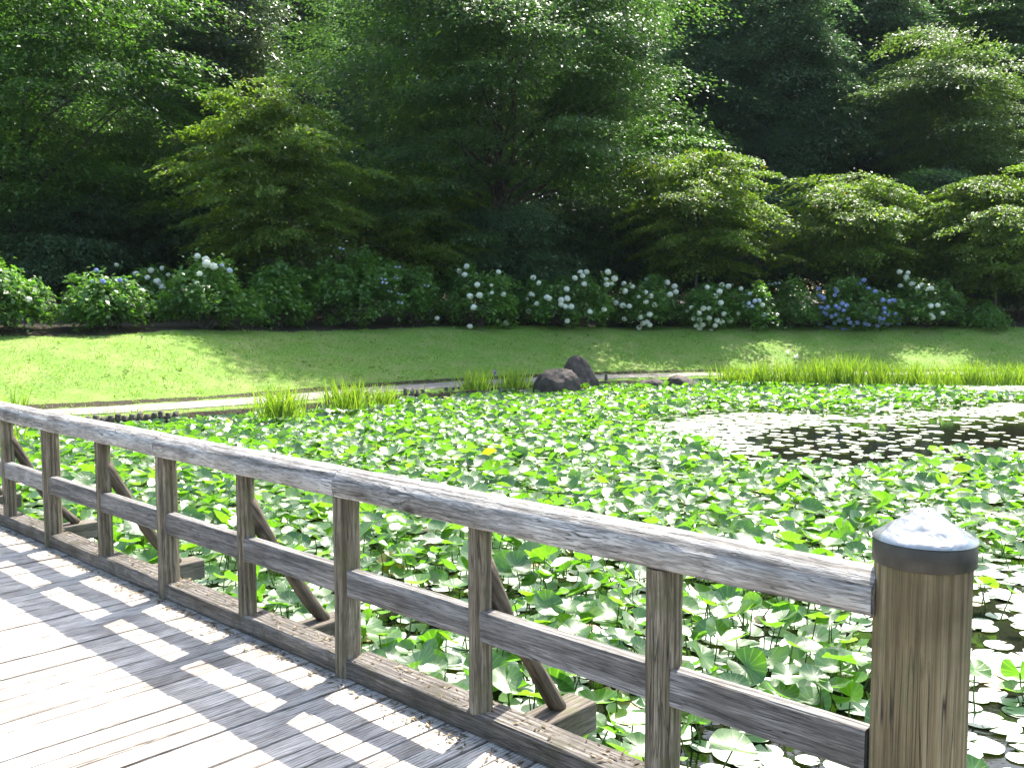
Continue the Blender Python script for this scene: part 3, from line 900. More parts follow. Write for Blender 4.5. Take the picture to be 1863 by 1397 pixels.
def tree(name, label, cat, group, base, height, crown, n_pad, per, leaf, mat, trunk_r=0.16, seed=0, pad=0.9, lean=(0, 0), droop=0.35, fork=2.0, shells=(0.45, 1.0), thick=0.085, limbs=26, lobes=16, nz=0.34, width=0.5, tier=False):
    """crown: (z_low, z_high, radius_x, radius_y) in metres above the base"""
    r = np.random.default_rng(seed)
    root = tag(empty(name, base), label, cat, group)
    zl, zh, rx, ry = crown
    zc, rz_ = (zl + zh) / 2, (zh - zl) / 2
    # pads: gathered into lobes spread over an ellipsoid
    nlobe = max(6, int(lobes))
    ku = np.arange(nlobe) + 0.5
    ph_, th_ = np.arccos(1 - 2 * ku / nlobe), math.pi * (1 + 5 ** 0.5) * ku + r.uniform(0, 6)
    lu = np.stack([np.cos(th_) * np.sin(ph_), np.sin(th_) * np.sin(ph_), np.cos(ph_)], -1) + r.normal(size=(nlobe, 3)) * 0.16
    ax = np.array([rx, ry, rz_])
    lc = lu * r.uniform(0.45, 0.82, nlobe)[:, None] * ax
    lr = r.uniform(0.22, 0.5, nlobe)
    w_ = lr ** 2 / (lr ** 2).sum()
    li = r.choice(nlobe, n_pad, p=w_)
    u = r.normal(size=(n_pad, 3)) + np.array([0, 0, 0.35]) + lu[li] * 0.35; u /= np.linalg.norm(u, axis=1)[:, None]
    Cn = lc[li] + u * (lr[li] * r.uniform(0.45, 1.05, n_pad))[:, None] * np.array([rx, ry, max(rz_, 0.7 * rx)])
    Cn[:, 2] = np.clip(Cn[:, 2], -rz_ * 1.02, rz_ * 1.12)
    Cn += np.array([lean[0], lean[1], zc])
    rel = (Cn - np.array([lean[0], lean[1], zc])) / ax
    outs = np.stack([rel[:, 0] + 0.5 * u[:, 0], rel[:, 1] + 0.5 * u[:, 1], np.zeros(n_pad)], -1) + r.normal(size=(n_pad, 3)) * np.array([0.15, 0.15, 0])
    outs /= np.linalg.norm(outs, axis=1)[:, None] + 1e-6
    pr = pad * r.uniform(0.6, 1.35, n_pad)
    if tier:    # level boughs, each carrying three pads from the inside to its drooping tip
        nb = n_pad // 3
        zb = zl + (zh - zl) * (np.arange(nb) + r.uniform(0, 1, nb)) / nb
        azb = np.arange(nb) * 2.39996 + r.normal(0, 0.5, nb)
        zn = (zb - (zl + 0.5 * (zh - zl))) / np.where(zb > zl + 0.5 * (zh - zl), 0.54 * (zh - zl), 0.56 * (zh - zl))
        ext = np.sqrt(np.clip(1 - zn ** 2, 0.05, 1)) * r.uniform(0.55, 1.3, nb)
        fr = np.array([0.42, 0.72, 1.0])
        d2 = np.stack([np.cos(azb), np.sin(azb), 0 * azb], -1)
        e_ = ext[:, None] * fr[None]
        rise = 0.16 * (zh - zl) * np.array([0.45, 0.8, 0.75])
        Cn = np.stack([d2[:, None, 0] * e_ * rx + lean[0], d2[:, None, 1] * e_ * ry + lean[1], zb[:, None] + rise[None] * r.uniform(0.2, 1.3, nb)[:, None]], -1).reshape(-1, 3)
        Cn += r.normal(size=Cn.shape) * np.array([0.35, 0.35, 0.34]) * pad
        outs = np.repeat(d2, 3, axis=0) + r.normal(size=(nb * 3, 3)) * np.array([0.35, 0.35, 0])
        outs /= np.linalg.norm(outs, axis=1)[:, None] + 1e-6
        n_pad = nb * 3
        pr = pad * r.uniform(0.65, 1.2, n_pad) * np.tile([1.05, 1.0, 0.8], nb)
    V_, Qs = sprays(r, Cn, outs, pr, per, leaf, thick=thick, droop=droop, nz=nz, width=width, elong=1.75 if tier else 1.35)
    me_ = mesh_np("crown", V_, [Qs])
    obj("crown", me_, mat, root)
    # trunk and limbs
    mb = MB()
    tp = np.array([lean[0] * 0.6, lean[1] * 0.6, min(zc + rz_ * 0.35, zh)])
    fk = np.array([lean[0] * 0.15, lean[1] * 0.15, fork])
    n_ = 10
    t_ = np.linspace(0, 1, n_)
    P = np.outer(1 - t_, [0, 0, -0.15]) + np.outer(t_, tp)
    P[1:] += np.cumsum(r.normal(size=(n_ - 1, 3)) * [0.05, 0.05, 0], axis=0) * height / 10
    mb.tube(P, trunk_r * (1.25 * (t_ == 0) + (t_ > 0) * (1 - 0.8 * t_)), 9, cap=False, wob=0.05)
    sel = r.choice(n_pad, min(limbs, n_pad), replace=False)
    for k_ in sel:
        c_ = Cn[k_]
        zz = max(fork, c_[2] - np.hypot(*(c_[:2] - lean)) * r.uniform(0.5, 1.0))
        zz = min(zz, P[-1, 2] * 0.95)
        p0 = np.array([np.interp(zz, P[:, 2], P[:, 0]), np.interp(zz, P[:, 2], P[:, 1]), zz])
        rr_ = trunk_r * (1 - 0.75 * zz / P[-1, 2]) * 0.5
        limb(mb, p0, c_, max(rr_, 0.02), 0.008, r, sag=0.06)
    obj("trunk", mb.mesh("trunk"), M['bark'], root)
    return root


def copy_tree(src, name, loc, rz, sc, label, cat=None, group=None):
    c = src.copy(); COL.link(c)
    c.location, c.rotation_euler, c.scale = loc, (0, 0, rz), sc
    c["label"] = label
    if cat: c["category"] = cat
    if group: c["group"] = group
    for ch in src.children:
        d_ = ch.copy(); COL.link(d_); d_.parent = c
    return c


def spot(px, Y):
    X = (px - CX) / F * Y
    return (X, Y, float(ground_z(X, Y)[0]))


def zpx(py, Y, base): return EYE + (HORIZON - py) / F * Y - base[2]


def ptree(name, label, cat, group, px, Y, top, bot, hw, n_pad, per, leaf, mat, **kw):
    b_ = spot(px, Y)
    zl, zh, rx = zpx(bot, Y, b_), zpx(top, Y, b_), hw / F * Y
    ry = kw.pop('ry', rx * 0.9)
    return tree(name, label, cat, group, b_, zh, (zl, zh, rx, ry), n_pad, per, leaf, mat, **kw)


CH = "cherry trees along the top of the lawn"
WD = "tall trees of the dark wood"
ptree("zelkova_tree", "large spreading green tree with drooping sprays and a slim grey trunk at the left edge", "tree", WD, 66, 34.5, -75, 430, 310, 246, 430, 0.17, M['leaf_left'], trunk_r=0.17, tier=True, seed=2, pad=1.5, droop=0.6, fork=2.2, limbs=36, lobes=26, ry=4.6)
ptree("zelkova_tree", "green tree with low hanging sprays directly behind the left bushes", "tree", WD, 250, 39.5, 230, 500, 180, 120, 340, 0.16, M['leaf_left'], trunk_r=0.1, tier=True, seed=3, pad=1.3, droop=0.55, lobes=18)
ptree("oak_tree", "silvery leaved evergreen tree lit from behind beside the gap of sky", "tree", WD, 430, 39, -150, 260, 95, 110, 300, 0.16, M['leaf_grey'], trunk_r=0.15, seed=4, pad=1.0, fork=4, lobes=18)
ptree("ivy_clad_tree", "narrow dark tree between the silvery tree and the big round tree", "tree", WD, 562, 47, -160, 400, 52, 170, 150, 0.18, M['leaf_dark'], trunk_r=0.34, seed=5, pad=0.8, fork=3, lobes=18)
ptree("cherry_tree", "broad yellow-green cherry tree with tiered sprays, left of the big round tree", "tree", CH, 505, 33, 215, 480, 158, 240, 210, 0.15, M['leaf_cherry'], trunk_r=0.1, tier=True, nz=0.48, seed=6, pad=0.66, droop=0.55, lobes=14)
ptree("broadleaf_tree", "biggest round crowned broadleaf tree in the middle of the wood edge", "tree", WD, 915, 40.5, -190, 525, 292, 430, 470, 0.17, M['leaf_big'], trunk_r=0.28, seed=8, pad=1.6, fork=4, ry=7.6, limbs=44, lobes=34)
ptree("cherry_tree", "low shaded cherry tree under the big round broadleaf tree", "tree", CH, 745, 37, 340, 505, 150, 180, 200, 0.15, M['leaf_cherry'], trunk_r=0.09, tier=True, seed=9, pad=0.66, droop=0.55, lobes=12)
ptree("cherry_tree", "bright yellow-green cherry tree with tiered sprays above the white hydrangeas", "tree", CH, 1268, 38.8, 308, 505, 132, 216, 210, 0.15, M['leaf_cherry'], trunk_r=0.1, tier=True, nz=0.48, seed=10, pad=0.62, droop=0.55, lobes=14, ry=3.4)
ptree("cherry_tree", "darker cherry tree peeping over the brightest tiered cherry", "tree", CH, 1205, 44, 255, 460, 120, 60, 380, 0.17, M['leaf_left'], trunk_r=0.1, tier=True, seed=12, pad=1.2, lobes=12)
ptree("cherry_tree", "wide green cherry tree with forked stems above the blue hydrangea", "tree", CH, 1555, 39.5, 350, 500, 165, 231, 210, 0.15, M['leaf_cherry'], trunk_r=0.1, tier=True, nz=0.48, seed=13, pad=0.68, droop=0.55, fork=1.2, lobes=16, ry=3.4)
ptree("cherry_tree", "yellowish cherry tree at the right edge hanging down to the ground", "tree", CH, 1805, 38.5, 345, 545, 140, 225, 210, 0.15, M['leaf_cherry'], trunk_r=0.1, tier=True, nz=0.48, seed=14, pad=0.66, droop=0.55, lobes=16, ry=3.4)
con = ptree("cypress_tree", "dark blue-green conifer just right of the big round tree", "tree", WD, 1290, 50, -95, 500, 105, 300, 300, 0.2, M['leaf_dark'], trunk_r=0.25, seed=15, pad=1.2, droop=0.9, fork=3, lobes=34)
c2 = spot(1430, 49)
copy_tree(con, "cypress_tree", c2, 2.1, (1.0, 1.0, 0.98), "dark conifer with a feathery sunlit top above the forked cherry tree", "tree", WD)
c3 = spot(1560, 54)
copy_tree(con, "cypress_tree", c3, 4.0, (1.2, 1.2, 1.05), "dark conifer standing behind the pale rounded tree", "tree", WD)
ptree("maple_tree", "pale sunlit round tree above the cherries at the right", "tree", WD, 1715, 46, 115, 370, 112, 114, 360, 0.18, M['leaf_pale'], trunk_r=0.14, tier=True, seed=16, pad=1.3, droop=0.4, lobes=16)
ptree("woodland_tree", "tall olive tree in the top right corner", "tree", WD, 1810, 54, -70, 330, 140, 330, 160, 0.22, M['leaf_left'], trunk_r=0.2, seed=17, pad=1.2, lobes=24)
ptree("woodland_tree", "tall yellowish tree between the conifers and the top right corner", "tree", WD, 1615, 58, -90, 250, 95, 220, 160, 0.22, M['leaf_cherry'], trunk_r=0.2, seed=18, pad=1.1, lobes=18)
ptree("cherry_tree", "shaded cherry tree between the tiered cherry and the right edge, low and dark", "tree", CH, 1665, 43.5, 370, 530, 120, 60, 380, 0.17, M['leaf_left'], trunk_r=0.09, tier=True, seed=19, pad=1.2, lobes=12)
# the wood behind
bk = tree("woodland_tree", "dark tree in the back row of the wood, its trunk hidden", "tree", "trees in the back row of the wood", spot(-150, 60), 21, (0.8, 22.5, 5.0, 4.5), 700, 130, 0.3, M['leaf_dark'], trunk_r=0.35, seed=20, pad=1.35, fork=3, lobes=40)
for q, px in enumerate(range(-394, 2560, 118)):
    Y = 60 + (q % 3) * 3.5
    sp_ = spot(px + rng.uniform(-20, 20), Y)
    sc_ = rng.uniform(0.95, 1.12) * (0.62 if abs(px - 625) < 62 else 1)
    copy_tree(bk, "woodland_tree", sp_, rng.uniform(0, 6.28), (sc_, sc_, rng.uniform(0.93, 1.12)), "dark tree in the back row of the wood, its trunk hidden")
us = tree("evergreen_shrub", "dark evergreen shrub in the deep shade under the wood", "shrub", "shade shrubs under the wood", spot(-80, 38), 4, (0.1, 5.0, 3.0, 2.2), 260, 130, 0.19, M['leaf_dark'], trunk_r=0.08, seed=22, pad=1.0, fork=0.6, lobes=16)
for q, px in enumerate(range(-255, 2460, 105)):
    sp_ = spot(px + rng.uniform(-30, 30), (38.5 if px < 560 else 44.5) + (q % 3) * 2.2)
    sc_ = rng.uniform(0.9, 1.2)
    copy_tree(us, "evergreen_shrub", sp_, rng.uniform(0, 6.28), (sc_, sc_, sc_ * rng.uniform(0.9, 1.25)), "dark evergreen shrub in the deep shade under the wood")

for px, Y in ((1700, 42.5), (1775, 41.5), (1850, 42), (1925, 41.5), (1020, 43), (930, 38.6), (110, 34)):
    sp_ = spot(px, Y); sc_ = rng.uniform(0.75, 0.9)
    copy_tree(us, "evergreen_shrub", sp_, rng.uniform(0, 6.28), (sc_, sc_, sc_), "dark evergreen shrub in the deep shade under the wood")

# ------------------------------------------------------------------ hydrangeas
def flower_mesh(name, r_, seed, lace=False):
    r = np.random.default_rng(seed)
    n = 90 if not lace else 26
    k_ = np.arange(n) + 0.5
    if lace:
        a_ = r.uniform(0, 6.28, n); q = r_ * (0.55 + 0.5 * r.random(n))
        P = np.stack([np.cos(a_) * q, np.sin(a_) * q, 0.12 * r_ * r.normal(size=n)], -1)
        N = np.stack([0 * a_, 0 * a_, 1 + 0 * a_], -1) + r.normal(size=(n, 3)) * 0.3
    else:
        ph = np.arccos(1 - 2 * k_ / n); th = math.pi * (1 + 5 ** 0.5) * k_
        N = np.stack([np.cos(th) * np.sin(ph), np.sin(th) * np.sin(ph), np.cos(ph)], -1)
        P = N * r_ * (0.9 + 0.12 * r.random(n))[:, None] * np.array([1, 1, 0.88])
    V_, Qs = leaf_cloud(P, N + r.normal(size=(n, 3)) * 0.3, r.normal(size=(n, 3)), np.full(n, r_ * 0.52), 0.95, -0.25)
    mb = MB(); mb.add(V_, [Qs])
    if not lace:   # core so that heads are not see-through
        aa_ = np.linspace(0, 2 * math.pi, 12, endpoint=False)
        pts = [(0, 0, zz) for zz in np.linspace(-0.78, 0.78, 8) * r_]
        mb.tube(pts, [0.86 * r_ * math.sqrt(max(0.02, 1 - (zz / 0.8) ** 2)) for zz in np.linspace(-0.78, 0.78, 8)], 12)
    return mb.mesh(name)


FM = {}
for col in ('white', 'blue', 'pale'):
    FM[col] = []
    for q in range(3):
        me = flower_mesh("flower_head", 0.112 if col == 'white' else 0.094, 900 + q)
        me.materials.append(M[col]); FM[col].append(me)
me = flower_mesh("flower_head", 0.12, 950, True); me.materials.append(M['pale']); FM['lace'] = [me]
HY = "hydrangea bushes in a row along the top of the lawn"


def hydrangea(label, x0, x1, top, bot, flowers, mat='leaf_hyd', dens=1.0, seed=0, ex=0.0):
    r = np.random.default_rng(seed + 300)
    pc = (x0 + x1) / 2
    hit = ground_hit(pc, bot)
    Y = hit[1]
    rx = (x1 - x0) / 2 / F * Y
    ry = min(rx * 0.85, 1.1) + 0.15
    base = np.array([hit[0], Y + ry * 0.75, 0.0]); base[0] = (pc - CX) / F * (Y + ry * 0.5)
    base[2] = float(ground_z(base[0], base[1])[0])
    h = EYE + (HORIZON - top) / F * (Y + ry * 0.4) - base[2]
    root = tag(empty("hydrangea_bush", tuple(base)), label, "hydrangea", HY)
    n_pad = int(105 * dens * max(1.0, rx / 1.1))
    u = r.normal(size=(n_pad, 3)); u[:, 2] = np.abs(u[:, 2]) * 1.15 - 0.5; u /= np.linalg.norm(u, axis=1)[:, None]
    q = r.uniform(0.55 ** 3, 1, n_pad) ** (1 / 3) * (1 + 0.2 * np.sin(u[:, 0] * 5 + seed * 2) + 0.15 * np.cos(u[:, 2] * 7 + u[:, 0] * 3 + seed)) * r.uniform(0.85, 1.13, n_pad)
    zc = h * 0.42
    Cn = u * q[:, None] * np.array([rx * 0.9, ry, h * 0.54]) + np.array([0, 0, zc])
    sk = np.where(u[:, 2] < 0.1, np.clip(0.97 / np.maximum(np.hypot(u[:, 0], u[:, 1]) * q, 0.4), 1, 1.35), 1.0)
    Cn[:, :2] *= sk[:, None]
    Cn[:, 2] = np.maximum(Cn[:, 2], r.uniform(0.0, 0.2, n_pad))
    outs = u * np.array([1, 1, 0]) + r.normal(size=(n_pad, 3)) * np.array([0.2, 0.2, 0]); outs /= np.linalg.norm(outs, axis=1)[:, None] + 1e-6
    V_, Qs = sprays(r, Cn, outs, r.uniform(0.2, 0.36, n_pad), 46, 0.15, thick=0.4, droop=0.5, nz=0.45, elong=1.0, width=0.68)
    cen, E = base + np.array([0, 0, zc]), np.array([rx, ry * 1.06, h * 0.58])
    heads = []
    for (fx, fy, col, s_) in flowers:
        d_ = ray(fx, fy); o_ = np.array([0, 0, EYE])
        A, B_, Cc = ((d_ / E) ** 2).sum(), 2 * (d_ / E * (o_ - cen) / E).sum(), (((o_ - cen) / E) ** 2).sum() - 1
        disc = B_ * B_ - 4 * A * Cc
        t_ = (-B_ - math.sqrt(disc)) / (2 * A) if disc > 0 else -B_ / (2 * A) - 0.05
        heads.append(o_ + d_ * t_)
    if heads:     # every head sits on its own leafy shoot
        Hp = np.array(heads) - base
        idx = np.repeat(np.arange(len(Hp)), 16)
        Pl = Hp[idx] + np.array([0, 0.12, -0.06]) + r.normal(size=(len(idx), 3)) * np.array([0.13, 0.1, 0.1])
        Nl = np.array([0, -0.35, 1.0]) + r.normal(size=Pl.shape) * 0.45
        V2, Q2 = leaf_cloud(Pl, Nl, r.normal(size=Pl.shape) + np.array([0, -0.6, -0.3]), 0.15 * r.uniform(0.7, 1.2, len(Pl)), 0.68)
        Qs = np.concatenate([Qs, Q2 + len(V_)]); V_ = np.concatenate([V_, V2])
    obj("foliage", mesh_np("foliage", V_, [Qs]), M[mat], root)
    for (fx, fy, col, s_), P in zip(flowers, heads):
        f = bpy.data.objects.new("flower_head", FM[col][r.integers(0, len(FM[col]))])
        f.parent = root
        f.location = tuple(P - base)
        f.scale = (s_ * r.uniform(0.9, 1.1),) * 3
        f.rotation_euler = (r.uniform(-0.5, 0.5), r.uniform(-0.5, 0.5), r.uniform(0, 6.28)) if col != 'lace' else (r.uniform(-0.2, 0.5), r.uniform(-0.2, 0.2), 0)
        COL.link(f)
    mb = MB()
    for k_ in range(16):
        c_ = Cn[r.integers(0, n_pad)]
        limb(mb, np.array([r.normal(0, 0.15), r.normal(0, 0.15), -0.05]), c_, 0.014, 0.006, r, 0.05, 5, 5)
    obj("stems", mb.mesh("stems"), M['bark'], root)
    cen, E = base + np.array([0, 0, zc]), np.array([rx, ry * 1.06, h * 0.58])
    return root


W = lambda *a_: [(x_, y_, 'white', 1.0) for x_, y_ in a_]
Bq = lambda c_, s_, *a_: [(1180 + x_ / 2.728, 400 + y_ / 2.728, c_, s_) for x_, y_ in a_]
hydrangea("green hydrangea bush cut off by the left edge, almost without flowers", -60, 85, 492, 612, [(52, 545, 'white', .7)], seed=1)
hydrangea("rounded sunlit hydrangea bush with a few small blue buds on its crown", 118, 252, 495, 608, [(175, 492, 'blue', .7), (187, 512, 'blue', .8), (218, 510, 'blue', .7), (230, 511, 'blue', .6), (168, 512, 'pale', .6)], seed=2)
hydrangea("small hydrangea with big white heads squeezed between two green bushes", 235, 322, 482, 585, [(275, 492, 'white', .95), (295, 488, 'white', .8), (286, 513, 'white', 1.1), (295, 522, 'white', 1.2), (275, 534, 'white', .9), (248, 498, 'white', .9), (260, 525, 'white', .9), (212, 482, 'white', .7), (268, 505, 'white', .8), (306, 500, 'white', .7)], seed=3)
hydrangea("tallest sunlit hydrangea dome with cream heads on its top", 288, 455, 468, 604, [(359, 466, 'white', .9), (374, 472, 'white', .9), (376, 480, 'white', 1.1), (389, 485, 'white', 1.1), (403, 483, 'pale', .8), (418, 492, 'pale', .9), (363, 498, 'white', .8), (358, 515, 'white', .6)], seed=4, dens=1.2)
hydrangea("loose flowerless hydrangea beside the tallest sunlit dome", 455, 550, 478, 600, [], seed=5)
hydrangea("wide shaded hydrangea with flat pale blue lacecap flowers at its right", 525, 740, 460, 600, [(622, 452, 'lace', .9), (724, 486, 'lace', 1), (698, 508, 'lace', 1.1), (700, 514, 'lace', 1), (721, 506, 'lace', .8), (728, 535, 'lace', .9), (728, 550, 'lace', .9), (710, 530, 'lace', .7)], seed=6, dens=1.2)
hydrangea("dark hydrangea with two or three blue lacecaps beside the first white one", 715, 810, 488, 596, [(776, 519, 'lace', 1), (758, 505, 'lace', .9), (795, 579, 'white', .9)], seed=7)
hydrangea("hydrangea with about a dozen scattered white heads, first of the white ones from the left", 800, 935, 486, 602, W((835, 493), (849, 485), (845, 500), (868, 518), (907, 495), (872, 537), (855, 539), (916, 536), (862, 559), (855, 594), (921, 588)) + [(895, 533, 'white', .7), (894, 519, 'white', .6)], seed=8)
hydrangea("broad hydrangea thick with white heads behind the two standing boulders", 945, 1115, 492, 604, W((970, 505), (980, 515), (967, 536), (958, 545), (977, 553), (962, 566), (995, 541), (999, 543), (1021, 546), (1032, 543), (1021, 554), (1029, 558), (1039, 558), (1031, 526), (1032, 584), (1013, 608), (1027, 605), (1046, 506), (1056, 496), (1060, 502), (1067, 495), (1063, 517), (1073, 567), (1099, 563), (1106, 495), (1118, 507), (1104, 518)) + [(1103, 508, 'white', .7), (1113, 516, 'white', .7)], seed=9)
hydrangea("hydrangea with white heads under the tiered cherry tree's left side", 1105, 1245, 505, 602, W((1135, 516), (1151, 522), (1137, 530), (1121, 551), (1133, 556), (1145, 557), (1136, 580), (1174, 532), (1175, 549), (1166, 577), (1163, 596), (1170, 588), (1177, 586), (1214, 514), (1227, 521), (1219, 536), (1230, 531), (1191, 555), (1182, 572), (1182, 591), (1184, 539)) + [(1162, 540, 'white', .7), (1177, 508, 'white', .8)], seed=10)
hydrangea("hydrangea whose white heads trail down onto the lawn", 1240, 1335, 512, 604, W((1287, 523), (1309, 530), (1301, 539), (1311, 551), (1325, 521), (1313, 519), (1258, 560), (1280, 561), (1290, 561), (1272, 569), (1262, 579), (1273, 581), (1290, 579), (1267, 592), (1278, 591), (1273, 599), (1305, 583), (1313, 586), (1301, 592), (1294, 603), (1287, 612), (1317, 571), (1328, 583)) + [(1274, 620, 'white', 1.25), (1250, 566, 'white', .7), (1234, 571, 'white', .6)], seed=11)
hydrangea("small hydrangea with pale lilac heads next to a plain green one", 1325, 1405, 520, 604, [(x_, y_, 'white', .8) for x_, y_ in ((1348, 525), (1336, 539), (1343, 570), (1387, 555))] + [(x_, y_, 'pale', .9) for x_, y_ in ((1364, 534), (1373, 548), (1362, 552), (1360, 558), (1368, 558), (1381, 547), (1391, 572), (1398, 572), (1388, 574), (1360, 608))], seed=12)
hydrangea("plain green hydrangea bush left of the blue one", 1390, 1492, 518, 602, [(1415, 515, 'lace', .9), (1402, 517, 'lace', .8)], seed=13)
hydrangea("hydrangea covered in clear blue flower heads", 1482, 1640, 515, 606, Bq('blue', .95, (844, 342), (930, 345), (925, 375), (855, 380), (870, 390), (845, 378), (935, 355), (1045, 320), (1068, 300), (1090, 340), (1124, 355), (857, 435), (880, 440), (890, 433), (870, 460), (882, 468), (930, 428), (962, 415), (982, 425), (945, 440), (970, 450), (932, 470), (910, 480), (950, 497), (990, 490), (925, 512), (850, 515), (912, 535), (865, 555), (870, 575), (887, 535), (965, 545), (980, 548), (1000, 510), (1018, 525), (1037, 510), (1055, 447), (1087, 475), (1110, 482), (1075, 515), (1090, 520), (1110, 563), (1135, 525), (1150, 490), (1170, 460), (1187, 470), (1165, 490), (1155, 510), (1155, 553), (1185, 518), (1205, 508), (1205, 545), (1228, 545), (1230, 575), (1242, 515), (1243, 490), (1195, 405), (1210, 400), (1222, 402), (1162, 398), (1225, 467), (1145, 487), (1170, 440), (990, 560)), seed=14)
hydrangea("white flowered hydrangea right of the blue one, last in the row", 1632, 1748, 505, 605, Bq('white', .95, (1245, 258), (1287, 263), (1278, 285), (1250, 327), (1308, 318), (1337, 340), (1355, 323), (1382, 345), (1402, 340), (1326, 452), (1323, 487), (1400, 470), (1410, 485), (1436, 424), (1400, 427), (1460, 463), (1285, 298)), seed=15)
hydrangea("low dark hydrangea without flowers at the right end of the row", 1755, 1830, 558, 604, [], seed=16, dens=0.7)

# ------------------------------------------------------------------ irises on the bank
def iris(label, px, base_py, top_py, half, n, seed, flowers=(), cat="iris"):
    r = np.random.default_rng(seed)
    b_ = on_plane(px, base_py, -0.52)
    h = (base_py - top_py) / F * b_[1]
    w = half / F * b_[1]
    root = tag(empty("iris_clump", tuple(b_)), label, "iris", "iris clumps on the pond bank")
    ns = 6
    V_, Qs = [], []
    ox, oy = r.normal(0, 0.45, n) * w, r.normal(0, 0.35, n) * min(w, 0.5)
    lean_ = r.normal(0, 0.16, n) + ox / max(w, 0.1) * 0.16
    lean2 = r.normal(0, 0.16, n)
    H_ = h * r.uniform(0.55, 1.05, n)
    wd = r.uniform(0.009, 0.017, n)
    an = r.uniform(0, 3.14, n)
    bend = np.abs(r.normal(0, 0.12, n)) + (r.random(n) < 0.12) * 0.4
    t_ = np.linspace(0, 1, ns)
    for k_ in range(n):
        zz = H_[k_] * (t_ - bend[k_] * 0.5 * t_ ** 3)
        sgn = np.sign(lean_[k_])
        xx = ox[k_] + H_[k_] * (lean_[k_] * t_ + sgn * bend[k_] * t_ ** 2.4)
        yy = oy[k_] + H_[k_] * lean2[k_] * t_
        ww_ = wd[k_] * (1 - t_ ** 2.2) + 0.001
        dx_, dy_ = math.cos(an[k_]), math.sin(an[k_]) * 0.5
        A = np.stack([xx - dx_ * ww_, yy - dy_ * ww_, zz], -1); B2 = np.stack([xx + dx_ * ww_, yy + dy_ * ww_, zz], -1)
        V_.append(np.concatenate([A, B2]))
        q = np.arange(ns - 1) + k_ * 2 * ns
        Qs.append(np.stack([q, q + ns, q + ns + 1, q + 1], -1))
    obj("blades", mesh_np("blades", np.concatenate(V_), [np.concatenate(Qs)]), M['blade'], root)
    for (fx, fy, col) in flowers:
        P = at_depth(fx, fy, b_[1]) - b_
        mb = MB()
        Vp, Qp = leaf_cloud(r.normal(size=(7, 3)) * 0.03 + P, r.normal(size=(7, 3)) + [0, 0, .6], r.normal(size=(7, 3)), np.full(7, 0.09), 0.8, 0.2)
        mb.add(Vp, [Qp])
        f = obj("iris_flower", mb.mesh("iris_flower"), M[col], root)
        mb = MB(); mb.tube([(P[0] * 0.6, 0, 0), P - [0, 0, 0.01]], [0.006, 0.004], 5)
        obj("flower_stalk", mb.mesh("flower_stalk"), M['petiole'], f)


iris("thick iris clump leaning over the water at the near end of the verge", 512, 758, 695, 46, 230, 1)
iris("tall yellow-green iris clump between two dark stakes", 634, 742, 684, 40, 190, 2)
iris("thin iris clump just right of the one between the stakes", 698, 735, 692, 24, 90, 3)
iris("yellow tinted iris clump with a purple bloom in front of the far path", 868, 709, 666, 32, 150, 4, [(900, 677, 'purple')])
iris("green iris clump touching the round boulder", 936, 706, 664, 30, 150, 5)
iris("few upright iris blades poking up behind the far railing", 32, 748, 700, 16, 26, 6)
iris("pale grassy tuft at the waterline seen through the railing", 20, 800, 765, 30, 60, 7)
rp = [(1335, 692, 658, 34, 150, "low thin iris clump at the left end of the long iris bed", ()), (1385, 694, 652, 34, 170, "iris clump behind the short stakes", ()),
      (1440, 695, 650, 36, 190, "iris clump with two white blooms", ((1432, 640, 'white'), (1449, 648, 'white'))), (1492, 697, 645, 38, 210, "iris clump just below the left side of the blue hydrangea", ()),
      (1545, 698, 638, 40, 240, "tallest densest iris clump below the blue hydrangea", ()), (1600, 698, 648, 36, 200, "iris clump right of the tallest one", ()),
      (1660, 699, 652, 40, 220, "iris clump below the last white hydrangea", ()), (1715, 700, 658, 32, 120, "sparse iris clump before the sunny patch of lawn", ()),
      (1765, 700, 650, 36, 220, "dark green iris clump in front of the sunny patch of lawn", ()), (1820, 701, 654, 36, 170, "iris clump second from the right edge", ()), (1868, 701, 652, 30, 150, "iris clump cut off by the right edge", ())]
for q, (px, b_, tp_, hf, n_, lb, fl) in enumerate(rp): iris(lb, px, b_, tp_, hf, n_, 20 + q, fl)

# ------------------------------------------------------------------ edging stakes
def stake_mesh(r_, h, seed):
    r = np.random.default_rng(seed)
    mb = MB()
    mb.tube([(0, 0, -0.5), (0, 0, h * 0.5), (r.normal(0, .01), r.normal(0, .01), h), (r.normal(0, .01), 0, h + 0.012)], [r_, r_, r_ * 0.97, r_ * 0.7], 9, wob=0.09)
    return mb.mesh("edging_stake")


SM = [stake_mesh(0.055, 0.3, q) for q in range(5)]
for me in SM: me.materials.append(M['stake'])
ST = [(x_, y_, h_) for x_, y_, h_ in [(596, 748, 30), (668, 744, 30), (738, 728, 22), (750, 728, 19), (760, 727, 16), (770, 727, 18), (724, 731, 10), (1102, 702, 20), (1333, 697, 14), (1346, 697, 17), (1358, 697, 15), (1368, 697, 13), (1384, 697, 12), (1412, 698, 11), (1478, 698, 11), (1624, 699, 10), (1740, 700, 12), (1772, 700, 14), (1782, 701, 13)]]
ST += [(800 + 12 * q, 722 - 1.1 * q, 11 + (q * 5) % 6) for q in range(13)]
ST += [(1625 + 14 * q, 700, 9 + (q * 7) % 5) for q in range(15)]
LB = [("dark wooden stake standing left of the iris clump between stakes", 0), ("dark wooden stake standing right of the iris clump between stakes", 1), ("lone tall wooden stake beside the pointed boulder", 7)]
LBD = {k_: l_ for l_, k_ in LB}
